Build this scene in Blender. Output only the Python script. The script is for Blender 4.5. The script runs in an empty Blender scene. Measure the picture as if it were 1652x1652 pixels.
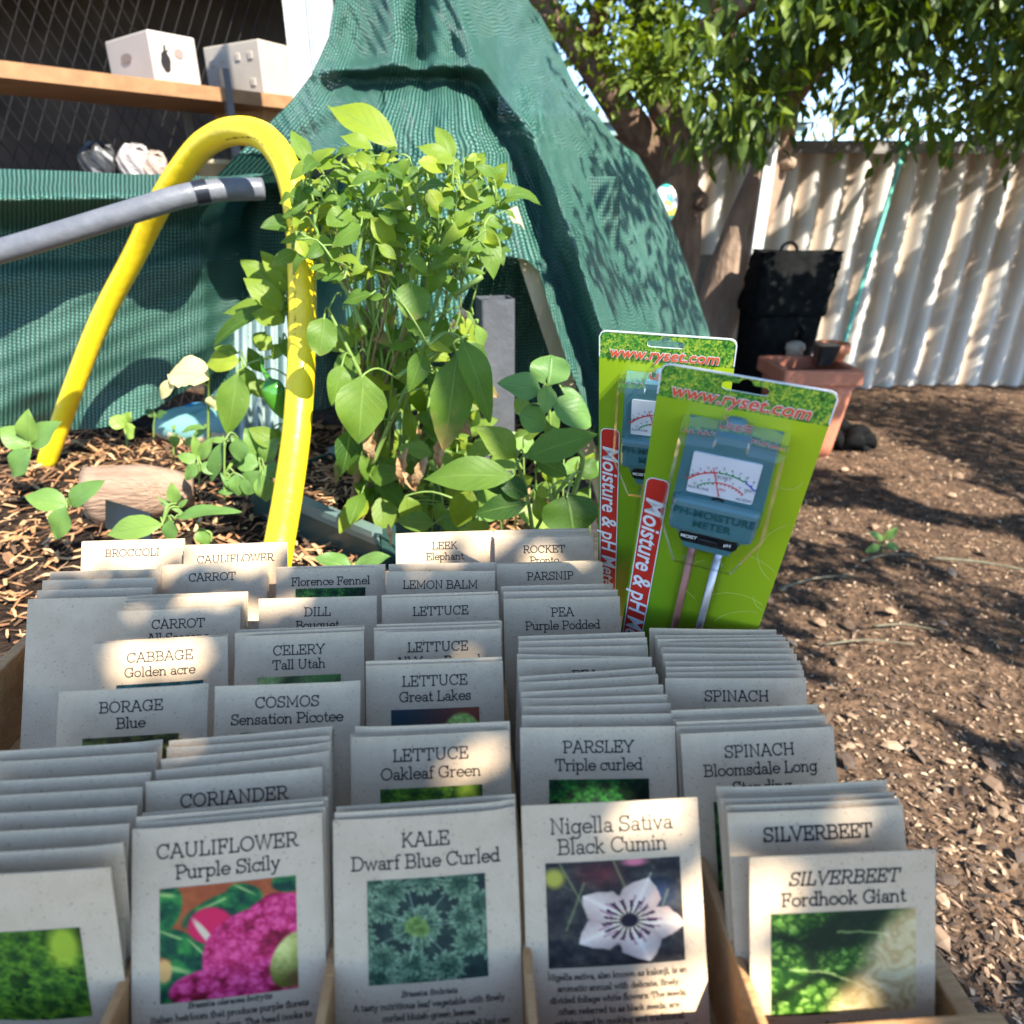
import bpy, bmesh, math, random
import numpy as np
from mathutils import Vector, Matrix
random.seed(7); RNG = np.random.RandomState(11)
R = math.radians
sc = bpy.context.scene
COL = sc.collection

# ---------------------------------------------------------------- camera
CAM_Z, PITCH, FPX, HALF = 1.37, R(24.0), 1100.0, 826.0
cd = bpy.data.cameras.new('camera'); cam = bpy.data.objects.new('camera', cd); COL.objects.link(cam)
cam.location = (0, 0, CAM_Z); cam.rotation_euler = (R(90) - PITCH, 0, 0)
cd.sensor_width = 36; cd.lens = 36 * FPX / 1652.0
cd.clip_start = 0.02; cd.clip_end = 400
cd.dof.use_dof = True; cd.dof.focus_distance = 0.60; cd.dof.aperture_fstop = 7.5
sc.camera = cam
# ---------------------------------------------------------------- light
SUN = Vector((0.47, -0.55, 0.69)).normalized()          # towards the sun
EL = math.asin(SUN.z); AZ = math.atan2(SUN.x, SUN.y)
w = bpy.data.worlds.new('World'); sc.world = w; w.use_nodes = True
nt = w.node_tree; nt.nodes.clear()
sky = nt.nodes.new('ShaderNodeTexSky'); sky.sky_type = 'NISHITA'; sky.sun_disc = False
sky.sun_elevation = EL; sky.sun_rotation = AZ; sky.altitude = 1200; sky.air_density = 0.7; sky.dust_density = 0.0; sky.ozone_density = 1.6
bg = nt.nodes.new('ShaderNodeBackground'); bg.inputs[1].default_value = 0.15
ow = nt.nodes.new('ShaderNodeOutputWorld')
nt.links.new(sky.outputs[0], bg.inputs[0]); nt.links.new(bg.outputs[0], ow.inputs[0])
ld = bpy.data.lights.new('sun', 'SUN'); ld.energy = 4.0; ld.angle = R(0.53); ld.color = (1.0, 0.95, 0.87)
sun = bpy.data.objects.new('sun', ld); COL.objects.link(sun)
sun.rotation_euler = (-SUN).to_track_quat('-Z', 'Y').to_euler(); sun.location = SUN * 20
sc.view_settings.view_transform = 'Standard'; sc.view_settings.look = 'None'
sc.view_settings.exposure = 1.85; sc.view_settings.gamma = 1.0
sc.render.engine = 'CYCLES'
cy = sc.cycles; cy.max_bounces = 7; cy.diffuse_bounces = 3; cy.glossy_bounces = 3; cy.transmission_bounces = 4
cy.transparent_max_bounces = 12; cy.use_denoising = True; cy.sample_clamp_indirect = 6
cy.caustics_reflective = False; cy.caustics_refractive = False

# ---------------------------------------------------------------- helpers
CT, ST = math.cos(PITCH), math.sin(PITCH)
def ray(x, y):
    dx, dy = (x - HALF) / FPX, (HALF - y) / FPX
    return Vector((dx, CT + dy * ST, -ST + dy * CT))
def P(x, y, Y):
    d = ray(x, y); return Vector((0, 0, CAM_Z)) + d * (Y / d.y)
def PZ(x, y, z):
    d = ray(x, y); return Vector((0, 0, CAM_Z)) + d * ((z - CAM_Z) / d.z)
def lerp(a, b, t): return a + (b - a) * t
def interp(x, pts):
    xs = [p[0] for p in pts]; ys = [p[1] for p in pts]
    return float(np.interp(x, xs, ys))
def catmull(pts, n=6):
    pts = [Vector(p) for p in pts]
    if len(pts) < 3: return [lerp(pts[0], pts[-1], i / n) for i in range(n + 1)]
    out = []
    for i in range(len(pts) - 1):
        p0 = pts[max(i - 1, 0)]; p1 = pts[i]; p2 = pts[i + 1]; p3 = pts[min(i + 2, len(pts) - 1)]
        for k in range(n):
            t = k / n
            out.append(0.5 * ((2 * p1) + (p2 - p0) * t + (2 * p0 - 5 * p1 + 4 * p2 - p3) * t * t + (3 * p1 - p0 - 3 * p2 + p3) * t ** 3))
    out.append(pts[-1]); return out

class MB:
    """collects geometry for ONE mesh"""
    def __init__(s): s.v = []; s.f = []; s.m = []; s.uv = []; s.a = []
    def vert(s, p, a=0.0): s.v.append(tuple(p)); s.a.append(a); return len(s.v) - 1
    def face(s, idx, uv=None, m=0):
        s.f.append(tuple(idx)); s.m.append(m)
        s.uv.extend(uv if uv else [(0.0, 0.0)] * len(idx))
    def box(s, c, size, rot=None, m=0, taper=1.0):
        c = Vector(c); hx, hy, hz = size[0] / 2, size[1] / 2, size[2] / 2
        ids = []
        for z in (-1, 1):
            k = taper if z > 0 else 1.0
            for x, y in ((-1, -1), (1, -1), (1, 1), (-1, 1)):
                p = Vector((x * hx * k, y * hy * k, z * hz))
                if rot is not None: p = rot @ p
                ids.append(s.vert(c + p))
        a = ids
        for q in ((3, 2, 1, 0), (4, 5, 6, 7), (0, 1, 5, 4), (1, 2, 6, 5), (2, 3, 7, 6), (3, 0, 4, 7)):
            s.face([a[i] for i in q], [(0, 0), (1, 0), (1, 1), (0, 1)], m)
    def tube(s, pts, r, seg=8, smooth=0, m=0, att=0.0, flat=1.0, cap=True):
        P_ = catmull(pts, smooth) if smooth else [Vector(p) for p in pts]
        n = len(P_)
        rr = r if isinstance(r, (list, tuple)) else [r, r]
        rad = [float(np.interp(i / (n - 1), np.linspace(0, 1, len(rr)), rr)) for i in range(n)]
        t0 = (P_[1] - P_[0]).normalized()
        up = Vector((0, 0, 1)) if abs(t0.z) < 0.9 else Vector((1, 0, 0))
        nrm = (up - t0 * up.dot(t0)).normalized()
        rings = []; L = 0
        for i in range(n):
            t = (P_[min(i + 1, n - 1)] - P_[max(i - 1, 0)]).normalized()
            nrm = (nrm - t * nrm.dot(t)).normalized(); b = t.cross(nrm)
            if i: L += (P_[i] - P_[i - 1]).length
            ring = []
            for k in range(seg):
                a = 2 * math.pi * k / seg
                ring.append(s.vert(P_[i] + nrm * math.cos(a) * rad[i] + b * math.sin(a) * rad[i] * flat, att))
            rings.append((ring, L))
        for i in range(n - 1):
            (A, la), (B, lb) = rings[i], rings[i + 1]
            for k in range(seg):
                k2 = (k + 1) % seg
                s.face((A[k], A[k2], B[k2], B[k]), [(k / seg, la), ((k + 1) / seg, la), ((k + 1) / seg, lb), (k / seg, lb)], m)
        if cap:
            s.face(list(reversed(rings[0][0])), None, m); s.face(rings[-1][0], None, m)
    def grid(s, fn, nu, nv, m=0, att=None, uvs=(1, 1)):
        ids = [[s.vert(fn(i / nu, j / nv), att(i / nu, j / nv) if att else 0.0) for i in range(nu + 1)] for j in range(nv + 1)]
        for j in range(nv):
            for i in range(nu):
                s.face((ids[j][i], ids[j][i + 1], ids[j + 1][i + 1], ids[j + 1][i]),
                       [(i / nu * uvs[0], j / nv * uvs[1]), ((i + 1) / nu * uvs[0], j / nv * uvs[1]), ((i + 1) / nu * uvs[0], (j + 1) / nv * uvs[1]), (i / nu * uvs[0], (j + 1) / nv * uvs[1])], m)
    def add_mesh(s, me, mat=None, m=0):
        mw = mat or Matrix.Identity(4); base = len(s.v)
        for v in me.vertices: s.vert(mw @ v.co)
        for p in me.polygons: s.face([base + i for i in p.vertices], None, m)
    def mesh(s, name, mats, smooth=False):
        me = bpy.data.meshes.new(name); me.from_pydata(s.v, [], s.f)
        uv = me.uv_layers.new(name='UVMap'); uv.data.foreach_set('uv', [c for q in s.uv for c in q])
        at = me.attributes.new('tint', 'FLOAT', 'POINT'); at.data.foreach_set('value', s.a)
        for mt in (mats if isinstance(mats, (list, tuple)) else [mats]): me.materials.append(mt)
        me.polygons.foreach_set('material_index', s.m)
        if smooth: me.polygons.foreach_set('use_smooth', [True] * len(me.polygons))
        me.update(); return me
    def build(s, name, mats, parent=None, smooth=False):
        o = bpy.data.objects.new(name, s.mesh(name, mats, smooth)); COL.objects.link(o)
        if parent is not None:
            o.parent = parent
            if not s.__dict__.get('local'): o.matrix_parent_inverse = parent.matrix_basis.inverted()
        return o
def tag(o, label=None, cat=None, group=None, kind=None):
    if label: o['label'] = label
    if cat: o['category'] = cat
    if group: o['group'] = group
    if kind: o['kind'] = kind
    return o
def empty(name, loc, label, cat, group=None):
    o = bpy.data.objects.new(name, None); COL.objects.link(o); o.location = loc; o.empty_display_size = 0.05
    return tag(o, label, cat, group)
def bevel_box(size, bev, seg=2):
    bm = bmesh.new(); bmesh.ops.create_cube(bm, size=1)
    for v in bm.verts: v.co = Vector((v.co.x * size[0], v.co.y * size[1], v.co.z * size[2]))
    bmesh.ops.bevel(bm, geom=bm.edges[:], offset=bev, segments=seg, affect='EDGES', profile=0.5)
    me = bpy.data.meshes.new('tmp'); bm.to_mesh(me); bm.free(); return me
def flat_shape(loops, thick):
    """2D outline with holes -> solid mesh (local xy, thickness along z)"""
    cu = bpy.data.curves.new('tmp', 'CURVE'); cu.dimensions = '2D'; cu.fill_mode = 'BOTH'; cu.extrude = thick / 2
    for lp in loops:
        sp = cu.splines.new('POLY'); sp.points.add(len(lp) - 1)
        for p, q in zip(sp.points, lp): p.co = (q[0], q[1], 0, 1)
        sp.use_cyclic_u = True
    o = bpy.data.objects.new('tmp', cu); COL.objects.link(o)
    dg = bpy.context.evaluated_depsgraph_get(); me = bpy.data.meshes.new_from_object(o.evaluated_get(dg))
    bpy.data.objects.remove(o); bpy.data.curves.remove(cu); return me
def text_mesh(body, size, bold=0.0, shear=0.0, extrude=0.0, align='CENTER', spacing=1.0):
    cu = bpy.data.curves.new('tmp', 'FONT'); cu.body = body; cu.size = size; cu.offset = bold; cu.shear = shear
    cu.extrude = extrude; cu.align_x = align; cu.align_y = 'CENTER'; cu.space_character = spacing; cu.resolution_u = 4
    o = bpy.data.objects.new('tmp', cu); COL.objects.link(o)
    dg = bpy.context.evaluated_depsgraph_get(); me = bpy.data.meshes.new_from_object(o.evaluated_get(dg))
    bpy.data.objects.remove(o); bpy.data.curves.remove(cu); return me
def rrect(x0, y0, x1, y1, r, n=5):
    out = []
    for cx, cy_, a0 in ((x1 - r, y1 - r, 0), (x0 + r, y1 - r, 90), (x0 + r, y0 + r, 180), (x1 - r, y0 + r, 270)):
        for k in range(n + 1):
            a = R(a0 + 90 * k / n); out.append((cx + r * math.cos(a), cy_ + r * math.sin(a)))
    return out

# ---------------------------------------------------------------- materials
def nodes(name):
    m = bpy.data.materials.new(name); m.use_nodes = True; t = m.node_tree
    b = t.nodes['Principled BSDF']; return m, t, b
def N(t, kind, **kw):
    n = t.nodes.new(kind)
    for k, v in kw.items():
        if k.startswith('i_'): n.inputs[k[2:].replace('_', ' ')].default_value = v
        else: setattr(n, k, v)
    return n
def mat(name, c1, c2=None, scale=8.0, rough=0.6, bump=0.0, bscale=None, detail=6, stretch=None, spec=0.4, coord='Object', metal=0.0, c3=None, sheen=0.0):
    m, t, b = nodes(name)
    tc = N(t, 'ShaderNodeTexCoord'); mp = N(t, 'ShaderNodeMapping')
    if stretch: mp.inputs['Scale'].default_value = stretch
    t.links.new(tc.outputs[coord], mp.inputs[0])
    no = N(t, 'ShaderNodeTexNoise'); no.inputs['Scale'].default_value = scale; no.inputs['Detail'].default_value = detail; no.inputs['Roughness'].default_value = 0.62
    t.links.new(mp.outputs[0], no.inputs['Vector'])
    rp = N(t, 'ShaderNodeValToRGB'); e = rp.color_ramp.elements
    c2 = c2 or tuple(x * 0.7 for x in c1)
    e[0].position = 0.32; e[0].color = (*c2, 1); e[1].position = 0.68; e[1].color = (*c1, 1)
    if c3: k = e.new(0.5); k.color = (*c3, 1)
    t.links.new(no.outputs['Fac'], rp.inputs[0]); t.links.new(rp.outputs[0], b.inputs['Base Color'])
    b.inputs['Roughness'].default_value = rough; b.inputs['Specular IOR Level'].default_value = spec; b.inputs['Metallic'].default_value = metal
    if bump:
        n2 = N(t, 'ShaderNodeTexNoise'); n2.inputs['Scale'].default_value = bscale or scale * 4; n2.inputs['Detail'].default_value = 8
        t.links.new(mp.outputs[0], n2.inputs['Vector'])
        bp = N(t, 'ShaderNodeBump'); bp.inputs['Strength'].default_value = min(bump, 1.0); bp.inputs['Distance'].default_value = 0.01 * max(1, bump)
        t.links.new(n2.outputs['Fac'], bp.inputs['Height']); t.links.new(bp.outputs[0], b.inputs['Normal'])
    return m
def plain(name, c, rough=0.5, metal=0.0, spec=0.5):
    return mat(name, c, tuple(x * 0.88 for x in c), scale=30, rough=rough, metal=metal, spec=spec)
def leaf_mat(name, green, young, dark, rough=0.42, trans=0.42, vein=(0.30, 0.42, 0.10), brown=(0.36, 0.20, 0.07)):
    """tint attribute: 0 normal .. 1 young/yellow, negative = darker, >1 = withered"""
    m, t, b = nodes(name); L = t.links
    uv = N(t, 'ShaderNodeUVMap'); at = N(t, 'ShaderNodeAttribute', attribute_name='tint')
    sx = N(t, 'ShaderNodeSeparateXYZ'); L.new(uv.outputs[0], sx.inputs[0])
    def ma(op, a, b_=None, clamp=False):
        n = N(t, 'ShaderNodeMath', operation=op, use_clamp=clamp)
        for i, q in enumerate((a, b_)):
            if q is None: continue
            if isinstance(q, (int, float)): n.inputs[i].default_value = q
            else: L.new(q, n.inputs[i])
        return n.outputs[0]
    U, V = sx.outputs[0], sx.outputs[1]            # U along the blade, V across (0..1)
    av = ma('ABSOLUTE', ma('SUBTRACT', V, 0.5))
    mid = ma('SUBTRACT', 1.0, ma('MULTIPLY', av, 26.0), True)
    ph = ma('SUBTRACT', ma('MULTIPLY', U, 7.0), ma('MULTIPLY', av, 5.0))
    fr = ma('ABSOLUTE', ma('SUBTRACT', ma('FRACT', ph), 0.5))
    side = ma('SUBTRACT', 1.0, ma('MULTIPLY', fr, 15.0), True)
    vn = ma('MAXIMUM', mid, ma('MULTIPLY', side, 0.45))
    tc = N(t, 'ShaderNodeTexCoord'); no = N(t, 'ShaderNodeTexNoise'); no.inputs['Scale'].default_value = 45; no.inputs['Detail'].default_value = 5
    L.new(tc.outputs['Object'], no.inputs['Vector'])
    def mix(f, a, b_):
        n = N(t, 'ShaderNodeMix', data_type='RGBA')
        if isinstance(f, float): n.inputs[0].default_value = f
        else: L.new(f, n.inputs[0])
        for i, q in ((6, a), (7, b_)):
            if isinstance(q, tuple): n.inputs[i].default_value = (*q, 1)
            else: L.new(q, n.inputs[i])
        return n.outputs[2]
    tt = ma('ADD', ma('MULTIPLY', at.outputs['Fac'], ma('LESS_THAN', at.outputs['Fac'], 1.04)), ma('MULTIPLY', ma('SUBTRACT', no.outputs['Fac'], 0.5), 0.5))
    c = mix(ma('MULTIPLY', tt, 1.0, True), green, young)
    c = mix(ma('MULTIPLY', tt, -1.0, True), c, dark)
    edge = ma('ADD', ma('MULTIPLY', ma('SUBTRACT', U, 0.62), 2.2), ma('MULTIPLY', ma('SUBTRACT', no.outputs['Fac'], 0.5), 1.6))
    wither = ma('MULTIPLY', ma('MULTIPLY', ma('SUBTRACT', at.outputs['Fac'], 1.05, True), 6.0, True), ma('ADD', edge, ma('MULTIPLY', ma('SUBTRACT', at.outputs['Fac'], 1.3), 3.0)), True)
    c = mix(ma('MULTIPLY', vn, 0.55), c, vein)
    c = mix(wither, c, brown)
    sp_ = N(t, 'ShaderNodeTexNoise'); sp_.inputs['Scale'].default_value = 210; sp_.inputs['Detail'].default_value = 2; L.new(tc.outputs['Object'], sp_.inputs['Vector'])
    c = mix(ma('MULTIPLY', ma('MULTIPLY', ma('SUBTRACT', sp_.outputs['Fac'], .68, True), 14.0, True), .7), c, (.30, .28, .12))
    L.new(c, b.inputs['Base Color']); b.inputs['Roughness'].default_value = rough; b.inputs['Specular IOR Level'].default_value = 0.32
    tr = N(t, 'ShaderNodeBsdfTranslucent')
    sat = N(t, 'ShaderNodeHueSaturation'); sat.inputs['Saturation'].default_value = 1.15; sat.inputs['Value'].default_value = 1.5; sat.inputs['Hue'].default_value = 0.497
    L.new(c, sat.inputs['Color']); L.new(sat.outputs[0], tr.inputs[0])
    ms = N(t, 'ShaderNodeMixShader'); ms.inputs[0].default_value = trans
    L.new(b.outputs[0], ms.inputs[1]); L.new(tr.outputs[0], ms.inputs[2]); L.new(ms.outputs[0], t.nodes['Material Output'].inputs[0])
    bp = N(t, 'ShaderNodeBump'); bp.inputs['Strength'].default_value = 0.5; bp.inputs['Distance'].default_value = 0.002
    hh = ma('ADD', ma('MULTIPLY', vn, -1.0), no.outputs['Fac']); L.new(hh, bp.inputs['Height']); L.new(bp.outputs[0], b.inputs['Normal'])
    return m
# ---------------------------------------------------------------- slab-serif stroke alphabet (for the printed lettering)
def arc(cx, cy_, rx, ry, a0, a1, n=12):
    return [(cx + rx * math.cos(R(a0 + (a1 - a0) * k / n)), cy_ + ry * math.sin(R(a0 + (a1 - a0) * k / n))) for k in range(n + 1)]
def sl(x, y, l=.13, r=.13): return [(x - l, y), (x + r, y)]
b_, t_, x_ = .05, .95, .61
GL = {}
def G(ch, adv, *st): GL[ch] = (adv, [list(q) for q in st])
G('A', .92, [(.1, b_), (.44, t_), (.48, t_), (.82, b_)], [(.22, .36), (.70, .36)], sl(.1, b_), sl(.82, b_), [(.28, t_), (.48, t_)])
G('B', .86, [(.2, b_), (.2, t_)], [(.06, t_), (.5, t_)] + arc(.5, .73, .22, .22, 90, -90) + [(.2, .51)], [(.2, .51), (.54, .51)] + arc(.54, .28, .24, .23, 90, -90) + [(.06, b_)])
G('C', .94, arc(.5, .5, .40, .45, 42, 318, 20), [(.83, .64), (.83, .95)])
G('D', .96, [(.2, b_), (.2, t_)], [(.06, t_), (.45, t_)] + arc(.45, .5, .42, .45, 90, -90, 16) + [(.06, b_)])
G('E', .82, [(.2, b_), (.2, t_)], [(.06, t_), (.7, t_), (.7, .74)], [(.2, .5), (.54, .5)], [(.54, .61), (.54, .39)], [(.06, b_), (.74, b_), (.74, .28)])
G('F', .76, [(.2, b_), (.2, t_)], [(.06, t_), (.68, t_), (.68, .74)], [(.2, .5), (.54, .5)], [(.54, .61), (.54, .39)], sl(.2, b_, .14, .2))
G('G', 1.0, arc(.5, .5, .40, .45, 42, 330, 20), [(.83, .66), (.83, .95)], [(.58, .44), (.96, .44)], [(.84, .44), (.84, .1)])
G('H', 1.0, [(.2, b_), (.2, t_)], [(.8, b_), (.8, t_)], [(.2, .5), (.8, .5)], sl(.2, b_), sl(.2, t_), sl(.8, b_), sl(.8, t_))
G('I', .44, [(.22, b_), (.22, t_)], sl(.22, b_, .15, .15), sl(.22, t_, .15, .15))
G('J', .6, [(.42, t_), (.42, .3)] + arc(.25, .25, .17, .2, 0, -170), sl(.42, t_))
G('K', .92, [(.2, b_), (.2, t_)], [(.2, .4), (.72, t_)], [(.38, .58), (.78, b_)], sl(.2, b_), sl(.2, t_), sl(.72, t_), sl(.8, b_, .12, .1))
G('L', .76, [(.2, b_), (.2, t_)], sl(.2, t_), [(.06, b_), (.68, b_), (.68, .32)])
G('M', 1.2, [(.2, b_), (.2, t_), (.6, .22), (1.0, t_), (1.0, b_)], sl(.2, b_), sl(1.0, b_), [(.06, t_), (.2, t_)], [(1.0, t_), (1.14, t_)])
G('N', 1.0, [(.2, b_), (.2, t_), (.8, b_), (.8, t_)], sl(.2, b_), [(.06, t_), (.2, t_)], sl(.8, t_))
G('O', 1.0, arc(.5, .5, .42, .45, 0, 360, 26))
G('P', .82, [(.2, b_), (.2, t_)], [(.06, t_), (.5, t_)] + arc(.5, .70, .25, .25, 90, -90) + [(.2, .45)], sl(.2, b_, .14, .18))
G('Q', 1.0, arc(.5, .5, .42, .45, 0, 360, 26), [(.5, .25), (.85, 0)])
G('R', .9, [(.2, b_), (.2, t_)], [(.06, t_), (.5, t_)] + arc(.5, .71, .24, .24, 90, -90) + [(.2, .47)], [(.46, .47), (.74, b_), (.88, b_)], sl(.2, b_))
G('S', .78, arc(.4, .725, .27, .225, 20, 270, 14) + arc(.4, .275, .29, .225, 90, -165, 14), [(.68, .72), (.68, .95)], [(.1, .28), (.1, .05)])
G('T', .9, [(.08, .7), (.08, t_), (.82, t_), (.82, .7)], [(.45, t_), (.45, b_)], sl(.45, b_, .16, .16))
G('U', 1.0, [(.2, t_), (.2, .36)] + arc(.5, .36, .3, .31, 180, 360) + [(.8, t_)], sl(.2, t_), sl(.8, t_))
G('V', .9, [(.1, t_), (.45, b_), (.8, t_)], sl(.1, t_), sl(.8, t_))
G('W', 1.22, [(.1, t_), (.36, b_), (.61, t_), (.86, b_), (1.12, t_)], sl(.1, t_), sl(1.12, t_), sl(.61, t_, .1, .1))
G('X', .9, [(.12, b_), (.78, t_)], [(.12, t_), (.78, b_)], sl(.12, b_), sl(.78, b_), sl(.12, t_), sl(.78, t_))
G('Y', .9, [(.1, t_), (.45, .45), (.8, t_)], [(.45, .45), (.45, b_)], sl(.1, t_), sl(.8, t_), sl(.45, b_))
G('Z', .8, [(.1, .72), (.1, t_), (.7, t_), (.1, b_), (.72, b_), (.72, .3)])
G('a', .64, arc(.31, .42, .19, .19, 155, 0) + [(.5, .14), (.54, b_), (.62, b_)], arc(.29, .2, .2, .15, 0, 360, 16))
G('b', .7, [(.02, .99), (.14, .99), (.14, b_)], arc(.39, .33, .25, .28, 0, 360, 18))
G('c', .62, arc(.35, .33, .28, .28, 45, 315, 16), [(.57, .42), (.57, .6)])
G('d', .72, [(.46, .99), (.57, .99), (.57, b_), (.68, b_)], arc(.33, .33, .25, .28, 0, 360, 18))
G('e', .67, arc(.35, .33, .28, .28, 0, 318, 18), [(.07, .34), (.63, .34)])
G('f', .42, [(.2, b_), (.2, .82)] + arc(.36, .82, .16, .16, 180, 50), sl(.22, x_, .18, .18), sl(.2, b_, .14, .16))
G('g', .72, arc(.33, .34, .25, .27, 0, 360, 18), [(.68, x_), (.58, x_), (.58, -.06)] + arc(.34, -.08, .24, .19, 0, -155))
G('h', .74, [(.02, .99), (.14, .99), (.14, b_)], [(.14, .36)] + arc(.36, .38, .21, .23, 180, 0) + [(.57, b_)], sl(.14, b_, .12, .11), sl(.57, b_, .11, .12))
G('i', .34, [(.03, x_), (.17, x_), (.17, b_)], sl(.17, b_, .14, .14), [(.17, .82), (.17, .93)])
G('j', .34, [(.03, x_), (.17, x_), (.17, -.12)] + arc(.03, -.12, .14, .14, 0, -90), [(.17, .82), (.17, .93)])
G('k', .68, [(.02, .99), (.14, .99), (.14, b_)], [(.14, .28), (.48, x_)], [(.26, .39), (.54, b_)], sl(.14, b_, .12, .11), sl(.5, x_, .1, .1), sl(.56, b_, .1, .1))
G('l', .34, [(.03, .99), (.17, .99), (.17, b_)], sl(.17, b_, .14, .14))
G('m', 1.02, [(.02, x_), (.14, x_), (.14, b_)], [(.14, .4)] + arc(.32, .42, .18, .19, 180, 0) + [(.50, b_)], [(.5, .4)] + arc(.68, .42, .18, .19, 180, 0) + [(.86, b_)], sl(.14, b_, .12, .1), sl(.5, b_, .1, .1), sl(.86, b_, .1, .12))
G('n', .74, [(.02, x_), (.14, x_), (.14, b_)], [(.14, .36)] + arc(.36, .38, .21, .23, 180, 0) + [(.57, b_)], sl(.14, b_, .12, .11), sl(.57, b_, .11, .12))
G('o', .7, arc(.35, .33, .28, .28, 0, 360, 20))
G('p', .72, [(.02, x_), (.15, x_), (.15, -.27)], arc(.4, .33, .25, .28, 0, 360, 18), sl(.15, -.27, .13, .13))
G('q', .72, [(.57, x_), (.57, -.27)], arc(.33, .33, .25, .28, 0, 360, 18), sl(.57, -.27))
G('r', .52, [(.02, x_), (.15, x_), (.15, b_)], [(.15, .36)] + arc(.36, .39, .2, .22, 180, 60), sl(.15, b_, .13, .16))
G('s', .56, arc(.28, .47, .18, .14, 25, 270, 10) + arc(.28, .19, .2, .14, 90, -160, 10), [(.46, .46), (.46, .61)], [(.08, .2), (.08, .05)])
G('t', .46, [(.2, .86), (.2, .18)] + arc(.33, .18, .13, .13, 180, 320), sl(.22, x_, .18, .18))
G('u', .74, [(.02, x_), (.14, x_), (.14, .26)] + arc(.35, .26, .21, .21, 180, 360), [(.44, x_), (.56, x_), (.56, b_), (.68, b_)])
G('v', .66, [(.1, x_), (.33, b_), (.56, x_)], sl(.1, x_, .1, .1), sl(.56, x_, .1, .1))
G('w', .96, [(.1, x_), (.29, b_), (.48, x_), (.67, b_), (.86, x_)], sl(.1, x_, .1, .1), sl(.86, x_, .1, .1))
G('x', .66, [(.1, b_), (.54, x_)], [(.1, x_), (.54, b_)], sl(.1, b_, .1, .1), sl(.54, b_, .1, .1), sl(.1, x_, .1, .1), sl(.54, x_, .1, .1))
G('y', .66, [(.1, x_), (.34, .06)], [(.56, x_), (.22, -.27), (.06, -.27)], sl(.1, x_, .1, .1), sl(.56, x_, .1, .1))
G('z', .6, [(.1, .45), (.1, x_), (.5, x_), (.1, b_), (.52, b_), (.52, .22)])
G('0', .7, arc(.35, .5, .28, .45, 0, 360, 20)); G('1', .5, [(.08, .8), (.26, t_), (.26, b_)], sl(.26, b_, .16, .16))
G('2', .7, arc(.35, .7, .26, .25, 160, -30, 10) + [(.08, b_), (.62, b_), (.62, .2)]); G('5', .7, [(.6, t_), (.16, t_), (.13, .52)] + arc(.34, .34, .27, .29, 140, -150))
G('-', .4, [(.06, .36), (.34, .36)]); G('.', .26, [(.1, .02), (.1, .1)]); G(',', .26, [(.13, .1), (.07, -.12)]); G('&', .9, arc(.4, .72, .2, .22, 0, 360, 14), arc(.38, .28, .28, .24, 130, 400, 14))
G(' ', .34)
def text_width(s, size): return sum(GL.get(c, GL['o'])[0] for c in s) * size
def put_text(mb, s, cx, y, size, place, wt=.105, shear=0.0, m=1):
    """centred line of lettering; place(x, y) maps print coordinates to a point on the paper"""
    x = cx - text_width(s, size) / 2
    for ch in s:
        adv, strokes = GL.get(ch, GL['o'])
        for st in strokes:
            pts = [Vector((p[0] + shear * p[1], p[1])) for p in st]
            pts = [p for i, p in enumerate(pts) if i == 0 or (p - pts[i - 1]).length > 1e-4]
            if len(pts) < 2: continue
            n = len(pts); hw = wt / 2; closed = n > 10 and (pts[0] - pts[-1]).length < 1e-3
            L_, R_ = [], []
            for i in range(n):
                a = pts[i - 1] if i else (pts[-2] if closed else None)
                c = pts[i + 1] if i < n - 1 else (pts[1] if closed else None)
                d1 = (pts[i] - a).normalized() if a is not None else None
                d2 = (c - pts[i]).normalized() if c is not None else None
                if d1 is None: d1 = d2
                if d2 is None: d2 = d1
                n1 = Vector((-d1.y, d1.x)); n2 = Vector((-d2.y, d2.x)); nn = n1 + n2
                if nn.length < .3: nn = n1
                nn.normalize(); k = hw / max(.45, nn.dot(n1))
                ext = Vector((0, 0))
                if not closed and n == 2 and abs(d1.y) < .01: pass
                elif not closed and i == 0: ext = -d1 * hw
                elif not closed and i == n - 1: ext = d1 * hw
                L_.append(pts[i] + nn * k + ext); R_.append(pts[i] - nn * k + ext)
            ids = [(mb.vert(place(x + l.x * size, y + l.y * size)), mb.vert(place(x + r.x * size, y + r.y * size))) for l, r in zip(L_, R_)]
            for i in range(n - 1):
                mb.face((ids[i][1], ids[i + 1][1], ids[i + 1][0], ids[i][0]), None, m)
        x += adv * size
# ---------------------------------------------------------------- box frame of reference
YAW = math.atan2(74.0, FPX) * 1.0
BU = Vector((math.cos(YAW), math.sin(YAW), 0)); BV = Vector((-math.sin(YAW), math.cos(YAW), 0))
def B(u, v, z): return BU * u + BV * v + Vector((0, 0, z))
def uv_of(p): return p.dot(BU), p.dot(BV)
ZT, PW, PH, LEAN, ZF = 1.10, 0.0885, 0.130, R(30), 0.987
ROTB = Matrix((BU, BV, Vector((0, 0, 1)))).transposed()

kraft = mat('kraft_paper', (.64, .475, .30), (.55, .40, .245), scale=40, rough=.85, bump=.12, bscale=500, detail=10, spec=.15)
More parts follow.
